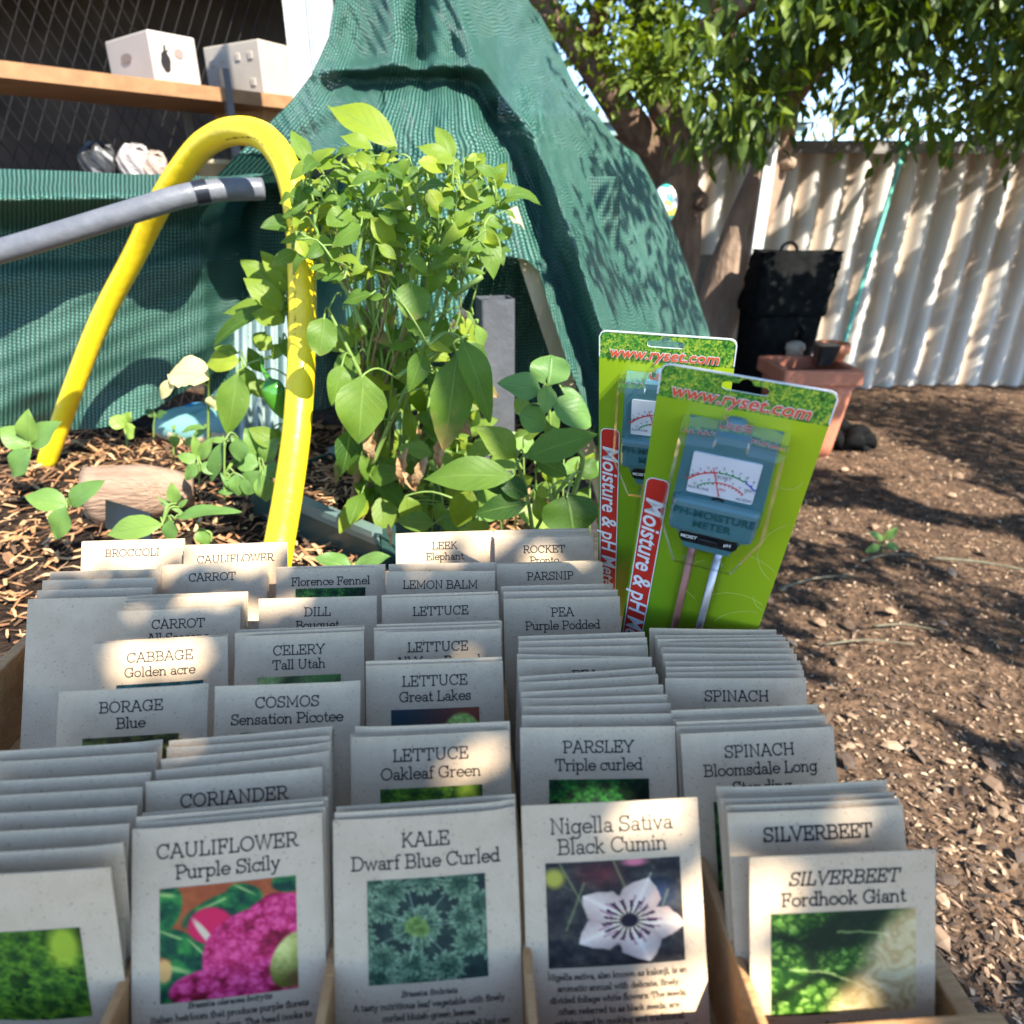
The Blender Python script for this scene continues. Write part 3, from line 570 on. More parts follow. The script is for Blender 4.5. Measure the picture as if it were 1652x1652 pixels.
# column of spinach and silverbeet
for i, (a, b) in enumerate((((1043, 1013), (1257, 1016)), ((1052, 1025), (1268, 1024)), ((1056, 1031), (1271, 1028)), ((1060, 1037), (1278, 1034)), ((1062, 1044), (1284, 1046)), ((1064, 1054), (1290, 1055)), ((1068, 1067), (1296, 1066)), ((1069, 1076), (1299, 1073)), ((1071, 1085), (1300, 1081)))): pk(a, b, label='plain packet edge, %s one behind the rear SPINACH packet' % ['ninth', 'eighth', 'seventh', 'sixth', 'fifth', 'fourth', 'third', 'second', 'first'][i], bow=.003 if i == 0 else None)
pk((1073, 1094), (1300, 1094), ('SPINACH',), ('generic',), label=K + 'SPINACH, the rear one below the moisture meters')
pk((1100, 1184), (1342, 1172), ('SPINACH', 'Bloomsdale Long', 'Standing'), ('generic', .0375), label=K + 'SPINACH Bloomsdale Long Standing'); stack((1100, 1184), (1342, 1172), 6, .0029, 'SPINACH Bloomsdale packet', .1)
pk((1168, 1312), (1461, 1298), ('SILVERBEET',), ('generic',), label=K + 'SILVERBEET, directly behind Fordhook Giant', bold=.135, cx=.0); stack((1168, 1312), (1461, 1298), 4, .0038, 'SILVERBEET packet', .1)
pk((1203, 1383), (1515, 1370), ('SILVERBEET', 'Fordhook Giant'), ('silverbeet', .027, .0485, .069), ('Beta vulgaris', 'High yielding variety with rich, dark green', 'leaves with strong white stems. Harvest leaves'), cap=True, shear0=.2, bold=.125, label=K + 'SILVERBEET Fordhook Giant at the front right', zt=1.096, lean=R(22), ts=.0066, bow=.0005)

# ---------------------------------------------------------------- the wooden box and the bench that carries it
boxwood = mat('stained_plywood', (.56, .30, .12), (.42, .20, .07), scale=9, rough=.55, bump=.3, bscale=60, stretch=(1, 6, 6), spec=.35)
box = empty('seed_box', B(-.06, .4, ZF), 'orange stained wooden box with dividers, full of seed packets', 'box')
UB = (-.363, -.262, -.1665, -.0720, .0215, .1225, .218); V0, V1 = .171, .655
def plank(name, u0, u1, v0, v1, z0, z1, parent, m=boxwood):
    mb = MB(); me = bevel_box((u1 - u0, v1 - v0, z1 - z0), .0012); mt = Matrix.Translation(B((u0 + u1) / 2, (v0 + v1) / 2, (z0 + z1) / 2)) @ ROTB.to_4x4(); mb.add_mesh(me, mt); bpy.data.meshes.remove(me)
    return mb.build(name, m, parent)
ZD = 1.043
plank('bottom_board', UB[0] - .01, UB[6] + .01, V0, V1, ZF - .012, ZF - .002, box)
plank('front_board', UB[0] - .01, UB[6] + .01, V0 - .012, V0, ZF - .012, ZD + .003, box); plank('back_board', UB[0] - .01, UB[6] + .01, V1, V1 + .01, ZF - .012, ZF + .02, box)
plank('side_board', UB[0] - .01, UB[0], V0, V1, ZF - .002, ZD + .003, box); plank('side_board', UB[6], UB[6] + .01, V0, V1, ZF - .002, ZD - .012, box)
for u in UB[1:6]: plank('divider', u - .0022, u + .0022, V0, V1 - .1, ZF - .002, ZD, box)
bench = empty('potting_bench', B(-.06, .42, 0), 'weathered timber bench under the seed box', 'bench')
grey_wood = mat('weathered_timber', (.27, .22, .17), (.14, .11, .085), scale=7, rough=.85, bump=.6, bscale=40, stretch=(1, 8, 8), spec=.2)
for i in range(4): plank('bench_slat', -.375, .225, V0 - .01 + i * .128, V0 + .11 + i * .128, .94, ZF - .014, bench, grey_wood)
for u in (-.35, .17):
    for v in (.19, .61): plank('leg', u, u + .045, v, v + .045, 0, .94, bench, grey_wood)
# ---------------------------------------------------------------- moisture meters on hanging cards
m_, t, bs = nodes('printed_card'); tc = N(t, 'ShaderNodeTexCoord'); sx = N(t, 'ShaderNodeSeparateXYZ'); t.links.new(tc.outputs['Object'], sx.inputs[0])
vo = N(t, 'ShaderNodeTexVoronoi'); vo.inputs['Scale'].default_value = 900; t.links.new(tc.outputs['Object'], vo.inputs['Vector'])
no = N(t, 'ShaderNodeTexNoise'); no.inputs['Scale'].default_value = 120; no.inputs['Detail'].default_value = 4; t.links.new(tc.outputs['Object'], no.inputs['Vector'])
ad = N(t, 'ShaderNodeMath', operation='MULTIPLY_ADD'); t.links.new(vo.outputs['Color'], ad.inputs[0]); ad.inputs[1].default_value = .55
sb = N(t, 'ShaderNodeMath', operation='MULTIPLY'); t.links.new(no.outputs['Fac'], sb.inputs[0]); sb.inputs[1].default_value = .62; t.links.new(sb.outputs[0], ad.inputs[2])
rp = N(t, 'ShaderNodeValToRGB'); e = rp.color_ramp.elements; e[0].position = .3; e[0].color = (.012, .07, .015, 1); e[1].position = .85; e[1].color = (.50, .56, .05, 1); k = e.new(.55); k.color = (.05, .24, .03, 1)
t.links.new(ad.outputs[0], rp.inputs[0])
gt = N(t, 'ShaderNodeMath', operation='GREATER_THAN'); t.links.new(sx.outputs[1], gt.inputs[0]); gt.inputs[1].default_value = -.0215
mx = N(t, 'ShaderNodeMix', data_type='RGBA'); t.links.new(gt.outputs[0], mx.inputs[0])
# printed two-tone green of the card
md = N(t, 'ShaderNodeMath', operation='MULTIPLY_ADD'); t.links.new(sx.outputs[0], md.inputs[0]); md.inputs[1].default_value = 7.0; md.inputs[2].default_value = .45
my = N(t, 'ShaderNodeMath', operation='MULTIPLY_ADD'); t.links.new(sx.outputs[1], my.inputs[0]); my.inputs[1].default_value = 2.4; t.links.new(md.outputs[0], my.inputs[2])
m2 = N(t, 'ShaderNodeMapRange'); t.links.new(my.outputs[0], m2.inputs['Value']); m2.inputs['From Min'].default_value = -.4; m2.inputs['From Max'].default_value = .6
rg = N(t, 'ShaderNodeValToRGB'); rg.color_ramp.elements[0].color = (.11, .27, .012, 1); rg.color_ramp.elements[1].color = (.42, .54, .015, 1); t.links.new(m2.outputs[0], rg.inputs[0])
t.links.new(rg.outputs[0], mx.inputs[6]); t.links.new(rp.outputs[0], mx.inputs[7]); t.links.new(mx.outputs[2], bs.inputs['Base Color']); bs.inputs['Roughness'].default_value = .32; card_m = m_
white_card = plain('white_card_edge', (.8, .8, .78), .6); red_ink = plain('red_print', (.62, .035, .02), .35); white_ink = plain('white_print', (.82, .82, .80), .4); orange_ink = plain('orange_red_print', (.72, .10, .03), .4)
line_ink = plain('pale_green_print', (.56, .66, .10), .35); meter_teal = plain('teal_green_plastic', (.075, .185, .20), .16, spec=.8); dark_pl = plain('black_plastic', (.012, .013, .014), .35)
dial_w = plain('dial_face', (.72, .72, .74), .35); copper = plain('copper_probe', (.34, .15, .12), .4, metal=.5); zinc = plain('zinc_probe', (.48, .46, .50), .3, metal=.7); dial_red = plain('dial_red', (.7, .03, .03)); dial_green = plain('dial_green', (.03, .28, .08)); dial_blue = plain('dial_blue', (.03, .08, .5)); emb = plain('embossed_teal', (.015, .085, .09), .35)
m_, t, bs = nodes('blister_plastic'); t.nodes.remove(bs); tr = N(t, 'ShaderNodeBsdfTransparent'); gl = N(t, 'ShaderNodeBsdfGlossy'); gl.inputs['Roughness'].default_value = .06; gl.inputs[0].default_value = (1, 1, 1, 1)
lw = N(t, 'ShaderNodeLayerWeight'); lw.inputs[0].default_value = .22; cl = N(t, 'ShaderNodeMath', operation='MULTIPLY_ADD'); cl.inputs[1].default_value = .42; cl.inputs[2].default_value = .02; t.links.new(lw.outputs['Fresnel'], cl.inputs[0])
ms = N(t, 'ShaderNodeMixShader'); t.links.new(cl.outputs[0], ms.inputs[0]); t.links.new(tr.outputs[0], ms.inputs[1]); t.links.new(gl.outputs[0], ms.inputs[2]); t.links.new(ms.outputs[0], t.nodes['Material Output'].inputs[0]); tr.inputs[0].default_value = (.97, .98, .97, 1); blister_m = m_

def ribbon(mb, pts, w_, z, m=0):
    pts = [Vector((p[0], p[1])) for p in pts]; ids = []
    for i, p in enumerate(pts):
        d = (pts[min(i + 1, len(pts) - 1)] - pts[max(i - 1, 0)]).normalized(); n = Vector((-d.y, d.x)) * w_ / 2
        ids.append((mb.vert((p.x + n.x, p.y + n.y, z)), mb.vert((p.x - n.x, p.y - n.y, z))))
    for i in range(len(ids) - 1): mb.face((ids[i][1], ids[i + 1][1], ids[i + 1][0], ids[i][0]), None, m)
def txt(mb, body, size, x, y, z, m=0, **k):
    rot = k.pop('rot', 0); me = text_mesh(body, size, **k); mb.add_mesh(me, Matrix.Translation((x, y, z)) @ Matrix.Rotation(rot, 4, 'Z'), m); bpy.data.meshes.remove(me)
def rbox(mb, cx, cy_, cz, sx_, sy_, sz_, bev, m=0, seg=3):
    me = bevel_box((sx_, sy_, sz_), bev, seg); mb.add_mesh(me, Matrix.Translation((cx, cy_, cz)), m); bpy.data.meshes.remove(me)
def prism(mb, outline, z0, z1, top_scale=1.0, m=0, c=(0, 0)):
    n = len(outline); a = [mb.vert((x, y, z0)) for x, y in outline]; b = [mb.vert((c[0] + (x - c[0]) * top_scale, c[1] + (y - c[1]) * top_scale, z1)) for x, y in outline]
    for i in range(n): mb.face((a[i], a[(i + 1) % n], b[(i + 1) % n], b[i]), None, m)
    mb.face(b, None, m); mb.face(list(reversed(a)), None, m)
CW, CH = .0955, .287
def local(mb, name, mats, parent, smooth=False):
    mb.local = True; return mb.build(name, mats, parent, smooth)
def make_meter(tc_, bc, Xdir, label):
    X = Xdir.normalized(); up = tc_ - bc; up = (up - X * up.dot(X)).normalized(); Z = X.cross(up).normalized()
    root = empty('moisture_meter', (0, 0, 0), label, 'moisture meter', 'blister-packed moisture meters')
    root.matrix_world = Matrix.Translation(tc_) @ Matrix((X, up, Z)).transposed().to_4x4()
    hole = [(x * .0128 + .0, -.0065 + y) for x, y in [(-1, -.0024), (-.86, -.0034), (.86, -.0034), (1, -.0024), (1, .0006), (.86, .0016), (.32, .0018), (.2, .0042), (0, .0052), (-.2, .0042), (-.32, .0018), (-.86, .0016), (-1, .0006)]]
    out = rrect(-CW / 2, -CH, CW / 2, 0, .005)
    mb = MB(); me = flat_shape([out, list(reversed(hole))], .0007); mb.add_mesh(me, m=0); bpy.data.meshes.remove(me)
    mb.m = [0 if abs(mb.v[f[0]][2] - mb.v[f[1]][2]) < 1e-6 and abs(mb.v[f[0]][2] - mb.v[f[-1]][2]) < 1e-6 else 1 for f in mb.f]
    # white rim of the header, swirls, red strip with lettering
    ribbon(mb, [(-CW / 2 + .0003, -.02), (-CW / 2 + .0003, -.0045), (-CW / 2 + .0018, -.0015), (-CW / 2 + .005, -.0004), (CW / 2 - .005, -.0004), (CW / 2 - .0018, -.0015), (CW / 2 - .0003, -.0045), (CW / 2 - .0003, -.02)], .0008, .0006, 1)
    for cx, cy_, r, a0, a1 in ((.062, -.118, .030, 110, 250), (.020, -.165, .040, 20, 80), (.030, -.19, .028, 30, 150), (.012, -.158, .022, 120, 240), (.046, -.205, .03, 60, 160), (.02, -.235, .035, 20, 120), (.05, -.16, .012, 180, 300), (.036, -.06, .008, 200, 360)):
        pts = [(x, y) for x, y in arc(cx, cy_, r, r, a0, a1, 18) if abs(x) < CW / 2 - .001]
        if len(pts) > 2: ribbon(mb, pts, .0007, .0007, 4)
    sx0, sx1 = -.0455, -.0315
    me = flat_shape([rrect(sx0, -.272, sx1, -.081, .004)], .0002); mb.add_mesh(me, Matrix.Translation((0, 0, .0008)), 2); bpy.data.meshes.remove(me)
    me = flat_shape([rrect(sx0 - .0007, -.2727, sx1 + .0007, -.0803, .0045), list(reversed(rrect(sx0, -.272, sx1, -.081, .004)))], .0002); mb.add_mesh(me, Matrix.Translation((0, 0, .0008)), 3); bpy.data.meshes.remove(me)
    txt(mb, 'Moisture & pH Meter', .0182, (sx0 + sx1) / 2, -.176, .0013, 3, bold=.0003, shear=.18, rot=R(-90))
    txt(mb, 'www.ryset.com', .0118, -.0015, -.0158, .0010, 3, bold=.00055, shear=.2, spacing=1.03)
    txt(mb, 'www.ryset.com', .0118, -.0015, -.0158, .0013, 5, bold=.00022, shear=.2, spacing=1.03)
    local(mb, 'backing_card', [card_m, white_card, red_ink, white_ink, line_ink, orange_ink], root)
    # the instrument
    body = MB(); oc = [(-.0265, -.0295), (.0265, -.0295), (.0285, -.092), (.0245, -.104), (-.0245, -.104), (-.0285, -.092)]
    prism(body, oc, .001, .015, .94, 0, (0, -.066)); prism(body, [(-.0235, -.1045), (.0235, -.1045), (.0145, -.1225), (-.0145, -.1225)], .001, .011, .96, 0, (0, -.113)); rbox(body, 0, -.0885, .0165, .052, .026, .013, .0045); rbox(body, 0, -.029, .006, .013, .011, .010, .004)
    bd = local(body, 'meter_body', meter_teal, root)
    e_ = MB(); txt(e_, 'PH-MOISTURE', .0075, 0, -.0835, .0234, 0, bold=.0002, spacing=1.05); txt(e_, 'METER', .0075, 0, -.0915, .0234, 0, bold=.0002, spacing=1.05); local(e_, 'embossed_lettering', emb, bd)
    d = MB(); me = flat_shape([rrect(-.0195, -.0735, .0195, -.0445, .0012)], .001); d.add_mesh(me, Matrix.Translation((0, 0, .0156))); bpy.data.meshes.remove(me)
    z = .0164; cc = (0, -.079)
    for a0, a1, m in ((140, 98, 1), (96, 62, 2), (60, 42, 3)):
        ribbon(d, arc(cc[0], cc[1], .0255, .0235, a0, a1, 10), .0009, z, m)
        k = a0
        while k >= a1: a = R(k); ribbon(d, [(cc[0] + .0255 * math.cos(a), cc[1] + .0235 * math.sin(a)), (cc[0] + .0272 * math.cos(a), cc[1] + .0251 * math.sin(a))], .0008, z, m); k -= 8.4
    for a0, a1, m in ((138, 108, 2), (106, 44, 1)):
        ribbon(d, arc(cc[0], cc[1], .0185, .0165, a0, a1, 10), .0007, z, m)
        k = a0
        while k >= a1: a = R(k); ribbon(d, [(cc[0] + .0185 * math.cos(a), cc[1] + .0165 * math.sin(a)), (cc[0] + .0172 * math.cos(a), cc[1] + .0152 * math.sin(a))], .0007, z, m); k -= 7.5
    for i in range(11):
        a = R(137 - i * 9.2); txt(d, str(i), .0028, cc[0] + .029 * math.cos(a), cc[1] + .0268 * math.sin(a), z, 4, rot=a - R(90))
    txt(d, 'MOIST', .0034, .0, -.0585, z, 4); txt(d, 'PH', .003, .001, -.0672, z, 1); txt(d, 'DRY', .0028, -.0172, -.0605, z, 4, rot=R(30)); txt(d, 'WET', .003, .0163, -.0638, z, 4); txt(d, 'ALKALINE', .0028, -.0128, -.0693, z, 4); txt(d, 'ACIDIC', .0029, .0145, -.0712, z, 4)
    for i, q in enumerate('1098765432'[1:] and ['10', '9', '8', '7', '6', '5', '4', '3']):
        a = R(138 - i * 13); txt(d, q, .0024, cc[0] + .0206 * math.cos(a), cc[1] + .0186 * math.sin(a), z, 4, rot=a - R(90))
    a = R(103); ribbon(d, [(cc[0], cc[1] + .007), (cc[0] + .030 * math.cos(a), cc[1] + .0275 * math.sin(a))], .0006, z + .0006, 1)
    ribbon(d, arc(0, -.0758, .003, .0022, 180, 0, 8), .002, z + .0007, 5)
    local(d, 'dial', [dial_w, dial_red, dial_green, dial_blue, plain('dial_print', (.1, .1, .12)), dark_pl], bd)
    s_ = MB(); me = flat_shape([rrect(-.0185, -.1165, .0185, -.1075, .0042)], .001); s_.add_mesh(me, Matrix.Translation((0, 0, .0117))); bpy.data.meshes.remove(me); rbox(s_, 0, -.112, .0135, .012, .005, .003, .001); txt(s_, 'MOIST', .0036, -.0122, -.112, .0124, 1, bold=.0001); txt(s_, 'pH', .0036, .0122, -.112, .0124, 1, bold=.0001)
    local(s_, 'selector_switch', [dark_pl, white_ink], bd)
    for x, m, nm in ((-.0085, copper, 'probe'), (.0085, zinc, 'probe')):
        pb = MB(); pb.tube([(x, -.122, .007), (x, -.255, .007), (x, -.268, .007)], [.0027, .0027, .0027, .0027, .0006], 10); local(pb, nm, m, root, True)
    bl = MB()
    # clear moulded cover: one dome over the instrument, one channel over the probes
    def dome(outline, z1, sc_, c):
        n = len(outline); r0 = [bl.vert((x, y, .0009)) for x, y in outline]; prev = r0
        for q, zz in ((.985, z1 * .75), (.965, z1 * .93), (.90, z1)):
            cur = [bl.vert((c[0] + (x - c[0]) * q * sc_, c[1] + (y - c[1]) * q * sc_, zz)) for x, y in outline]
            for i in range(n): bl.face((prev[i], prev[(i + 1) % n], cur[(i + 1) % n], cur[i]))
            prev = cur
        bl.face(prev)
    dome([(-.009, -.0245), (.009, -.0245), (.010, -.029), (.030, -.030)] + [(.0325, -.093), (.019, -.127), (-.019, -.127), (-.0325, -.093), (-.030, -.030), (-.010, -.029)], .0262, 1.0, (0, -.076))
    dome(rrect(-.0145, -.272, .0145, -.1272, .006), .013, 1.0, (0, -.2))
    local(bl, 'blister_cover', blister_m, root)
    return root
def place_meter(tl, tr, bc, label, Yl, Yr, Yb, bl_=None):
    a, b = P(tl[0], tl[1], Yl), P(tr[0], tr[1], Yr)
    if bl_:
        up = (a - P(bl_[0], bl_[1], Yb)).normalized(); X = (b - a).normalized(); return make_meter(a + X * CW / 2, a + X * CW / 2 - up * .3, X, label)
    return make_meter((a + b) / 2, P(bc[0], bc[1], Yb), (b - a).normalized(), label)
place_meter((1068, 584), (1347, 631), (0, 0), 'blister-packed moisture and pH meter tilted in front of the other one', .39, .358, .452, (1003, 1010))
place_meter((967, 532), (1187, 547), (0, 0), 'blister-packed moisture and pH meter partly hidden behind the tilted one', .50, .468, .558, (965, 940))
# ---------------------------------------------------------------- ground
soil = mat('bark_litter_ground', (.21, .125, .072), (.052, .032, .02), scale=14, rough=.95, bump=2.5, bscale=45, detail=10, spec=.1, c3=(.115, .072, .045))
mb = MB()
def gz(x, y): return .018 * math.sin(x * 1.7 + .6) * math.sin(y * 1.3) + .010 * math.sin(x * 4.1 + y * 3.3)
mb.grid(lambda u, v: (-8 + 20 * u, -3 + 14 * v, gz(-8 + 20 * u, -3 + 14 * v)), 120, 90)
tag(mb.build('ground', soil, None, True), kind='structure')
far = MB(); far.grid(lambda u, v: (-150 + 300 * u, -100 + 300 * v, -.12), 2, 2); tag(far.build('terrain', soil), kind='structure')
# wood chips, bark and dead leaves lying loose
chip_m, t, bs = nodes('wood_chips'); at = N(t, 'ShaderNodeAttribute', attribute_name='tint'); rp = N(t, 'ShaderNodeValToRGB'); e = rp.color_ramp.elements
e[0].position = 0; e[0].color = (.045, .030, .022, 1); e[1].position = 1; e[1].color = (.60, .44, .28, 1); k = e.new(.4); k.color = (.13, .078, .045, 1); k = e.new(.72); k.color = (.38, .245, .145, 1)
t.links.new(at.outputs['Fac'], rp.inputs[0]); t.links.new(rp.outputs[0], bs.inputs['Base Color']); bs.inputs['Roughness'].default_value = .85
def chips(mb, n, area, size, zf, tint=None, lift=.01, slim=.45):
    for i in range(n):
        x, y = area()
        L = random.uniform(*size); W = L * random.uniform(slim * .5, slim * 1.4); a = random.uniform(0, 6.28); tl_ = random.uniform(-.35, .35)
        d = Vector((math.cos(a), math.sin(a), tl_)).normalized(); s_ = d.cross(Vector((random.uniform(-.4, .4), random.uniform(-.4, .4), 1))).normalized(); n_ = s_.cross(d)
        c = Vector((x, y, zf(x, y) + random.uniform(.001, lift))); tn = random.random() ** 1.15 if tint is None else tint(); cv = random.uniform(-.15, .2) * L
        p = [mb.vert(c - d * L / 2 - s_ * W * .35, tn), mb.vert(c - d * L / 2 + s_ * W * .4, tn), mb.vert(c + s_ * W / 2 + n_ * cv, tn), mb.vert(c - s_ * W / 2 + n_ * cv, tn), mb.vert(c + d * L / 2 + s_ * W * .15, tn), mb.vert(c + d * L / 2 - s_ * W * .3, tn)]
        mb.face((p[0], p[3], p[2], p[1])); mb.face((p[3], p[5], p[4], p[2]))
mb = MB()
def near_area():
    while 1:
        y = .35 + 5.2 * random.random() ** 1.35; x = random.uniform(.25, .55 + y * .85)
        if x < .3 + y * .85: return x, y
chips(mb, 19000, near_area, (.006, .019), gz); chips(mb, 3000, near_area, (.016, .040), gz, lambda: random.random() * .75, .014, .26)
for i in range(380):
    x, y = near_area(); L = random.uniform(.03, .07); a = random.uniform(0, 6.28); d = Vector((math.cos(a), math.sin(a), random.uniform(-.2, .3))).normalized(); tn = random.choice((.15, .3, .45, .6, .75)); c = Vector((x, y, gz(x, y) + .014)); s_ = d.cross(Vector((random.uniform(-.5, .5), random.uniform(-.5, .5), 1))).normalized(); n_ = s_.cross(d); W = L * .32
    q = [mb.vert(c + d * L * t_ + s_ * W * k + n_ * (.18 * L * math.sin(t_ * 3.1) - abs(k) * W * .2), tn) for t_, k in ((0, 0), (.3, -.8), (.3, 0), (.3, .8), (.7, -.7), (.7, 0), (.7, .7), (1, 0))]
    for f in ((0, 1, 2), (0, 2, 3), (1, 4, 5, 2), (2, 5, 6, 3), (4, 7, 5), (5, 7, 6)): mb.face([q[i_] for i_ in f])
tag(mb.build('bark_mulch', chip_m), 'loose bark chips and dry leaves covering the yard ground', 'mulch', kind='stuff')
mb = MB()
for px_, py_, L, r in ((1255, 950, .35, .006), (1410, 1010, .22, .004), (1330, 1040, .3, .004), (1500, 900, .4, .007), (1390, 905, .25, .005)):
    p = PZ(px_, py_, .02); a = random.uniform(-.5, .3); d = Vector((math.cos(a), math.sin(a), .02)); mb = MB(); mb.tube([p, p + d * L * .5 + Vector((0, .02, .006)), p + d * L], [r, r * .8, r * .4], 6, 4)
    tag(mb.build('fallen_twig', mat('twig_bark', (.2, .19, .11), (.1, .08, .05), 30), None, True), 'thin fallen twig lying on the shaded bark litter', 'twig', 'fallen twigs on the ground')

# ---------------------------------------------------------------- corrugated fence
FY = 5.68
fence_m, t, bs = nodes('cream_painted_corrugated_sheet'); tc = N(t, 'ShaderNodeTexCoord'); sx = N(t, 'ShaderNodeSeparateXYZ'); t.links.new(tc.outputs['Object'], sx.inputs[0])
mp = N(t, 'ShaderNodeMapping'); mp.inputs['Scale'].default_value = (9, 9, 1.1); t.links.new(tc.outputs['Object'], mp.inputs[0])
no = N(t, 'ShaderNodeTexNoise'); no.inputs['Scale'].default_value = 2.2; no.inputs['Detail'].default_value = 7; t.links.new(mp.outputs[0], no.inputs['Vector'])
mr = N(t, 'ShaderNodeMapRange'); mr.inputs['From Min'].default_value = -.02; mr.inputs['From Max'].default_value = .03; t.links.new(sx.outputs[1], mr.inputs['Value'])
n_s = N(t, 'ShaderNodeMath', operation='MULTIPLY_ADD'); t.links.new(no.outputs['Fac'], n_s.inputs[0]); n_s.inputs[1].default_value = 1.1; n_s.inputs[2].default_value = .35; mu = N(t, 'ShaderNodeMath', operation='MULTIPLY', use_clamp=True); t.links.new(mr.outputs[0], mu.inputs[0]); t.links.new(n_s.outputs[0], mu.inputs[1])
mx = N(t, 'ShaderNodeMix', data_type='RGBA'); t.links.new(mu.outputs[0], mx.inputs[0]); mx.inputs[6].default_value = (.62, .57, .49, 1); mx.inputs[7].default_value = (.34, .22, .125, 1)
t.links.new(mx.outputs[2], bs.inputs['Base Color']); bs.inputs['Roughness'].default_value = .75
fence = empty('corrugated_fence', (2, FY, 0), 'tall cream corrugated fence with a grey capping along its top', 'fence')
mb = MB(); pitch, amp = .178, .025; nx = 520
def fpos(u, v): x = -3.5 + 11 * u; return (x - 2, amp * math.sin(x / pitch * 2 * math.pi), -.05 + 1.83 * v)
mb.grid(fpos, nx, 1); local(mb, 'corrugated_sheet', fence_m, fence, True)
cap_m = mat('weathered_grey_capping', (.34, .31, .27), (.12, .11, .095), 6, .9, bump=.4, stretch=(1, 4, 4))
mb = MB(); mb.box((0, 0, 1.80), (11, .1, .045)); mb.box((0, -.055, 1.775), (11, .012, .075)); local(mb, 'capping', cap_m, fence)

# ---------------------------------------------------------------- trees
bark = mat('grey_brown_bark', (.29, .185, .12), (.10, .062, .042), 9, .9, bump=3, bscale=26, stretch=(1, 1, .35), spec=.15)
pale_bark = mat('pale_tan_bark', (.44, .31, .22), (.25, .165, .115), 7, .88, bump=2, bscale=22, stretch=(1, 1, .4), spec=.15)
tree_leaf = leaf_mat('tree_leaf', (.075, .120, .016), (.21, .27, .03), (.025, .055, .012), rough=.42, trans=.30, vein=(.13, .19, .05))
def tleaf(mb, c, L, W, d, n, tint):
    s_ = d.cross(n).normalized(); n = s_.cross(d)
    a = mb.vert(c, tint); q1 = c + d * L * .45; e = mb.vert(c + d * L - n * L * .12, tint)
    l = mb.vert(q1 + s_ * W / 2 + n * W * .15, tint); r_ = mb.vert(q1 - s_ * W / 2 + n * W * .15, tint); m_ = mb.vert(q1, tint)
    l2 = mb.vert(c + d * L * .75 + s_ * W * .3 - n * L * .04, tint); r2 = mb.vert(c + d * L * .75 - s_ * W * .3 - n * L * .04, tint); m2 = mb.vert(c + d * L * .75 - n * L * .05, tint)
    mb.face((a, m_, l), [(0, .5), (.45, .5), (.45, 1)]); mb.face((a, r_, m_), [(0, .5), (.45, 0), (.45, .5)])
    mb.face((m_, m2, l2, l), [(.45, .5), (.75, .5), (.75, .9), (.45, 1)]); mb.face((m_, r_, r2, m2), [(.45, .5), (.45, 0), (.75, .1), (.75, .5)])
    mb.face((m2, e, l2), [(.75, .5), (1, .5), (.75, .9)]); mb.face((m2, r2, e), [(.75, .5), (.75, .1), (1, .5)])
LIT = [(P(x, y, Y), r) for x, y, Y, r in ((1045, 85, 3.8, .36), (985, 80, 3.75, .22), (940, 60, 3.75, .14), (1185, 430, 5.0, .24), (1212, 350, 5.0, .16), (1050, 190, 4.4, .08), (1040, 232, 4.4, .055), (1175, 500, 4.9, .15), (1130, 470, 5.2, .10), (1240, 300, 4.85, .10), (1225, 380, 4.85, .10))]
LIT += [(PZ(x, y, 0), r * 1.75) for x, y, r in ((1370, 1205, .13), (1420, 1220, .12), (1345, 1160, .05), (1340, 690, .14), (1400, 735, .20), (1350, 745, .12), (1330, 835, .07), (1420, 850, .10), (1300, 860, .05), (1385, 960, .04), (1420, 1000, .05), (1310, 1000, .04), (1400, 1090, .05), (1355, 1050, .03), (1430, 1140, .05), (1550, 1100, .12), (1600, 900, .15), (1520, 800, .12), (1500, 1300, .09), (1600, 1420, .08), (1520, 1480, .05))]
for x, y, n in ((1265, 335, 1), (1300, 300, 1), (1395, 270, 2), (1432, 285, 2), (1340, 330, 3), (1380, 345, 3), (1285, 400, 3), (1240, 420, 2), (1330, 395, 2), (1350, 440, 3), (1400, 430, 1), (1395, 490, 2), (1300, 480, 1), (1335, 525, 2), (1370, 560, 1), (1300, 560, 2), (1420, 540, 1), (1255, 540, 1), (1290, 600, 1), (1150, 340, 1), (1135, 300, 1), (1480, 350, 3), (1520, 430, 2), (1560, 330, 3), (1500, 540, 2), (1600, 450, 3), (1570, 560, 2), (1630, 300, 2)):
    for j in range(n + 1): LIT.append((P(x - 9 * j, y + 26 * j, FY), .034))
def shades_lit(c):
    for p, r in LIT:
        v = c - p; q = v.dot(SUN)
        if q > .25 and (v - SUN * q).length < r + .018: return True
    return False
def clump(mb, c, rad, n, L=.06, W=.028, droop=.35, tint=(-.6, .5), flat=.75):
    for i in range(n):
        o = Vector((random.gauss(0, 1), random.gauss(0, 1), random.gauss(0, flat))) * rad * .55
        d = (o.normalized() * .7 + Vector((random.uniform(-1, 1), random.uniform(-1, 1), random.uniform(-1, .5) - droop))).normalized()
        nn = Vector((random.uniform(-.7, .7), random.uniform(-.7, .7), 1)).normalized(); k = random.uniform(.65, 1.25)
        if shades_lit(c + o + d * L * k * .5): continue
        tleaf(mb, c + o, L * k, W * k, d, nn, random.uniform(*tint))
t1 = empty('forked_tree', P(1095, 520, 4.5), 'dark barked tree forking into two limbs behind the shade cloth', 'tree')
mb = MB(); Yt = 4.5
base = Vector((P(1085, 400, Yt).x, Yt, -.05)); mb.tube([base, P(1092, 430, Yt), P(1095, 340, Yt), P(1078, 285, Yt)], [.15, .135, .13, .125], 14, 6)
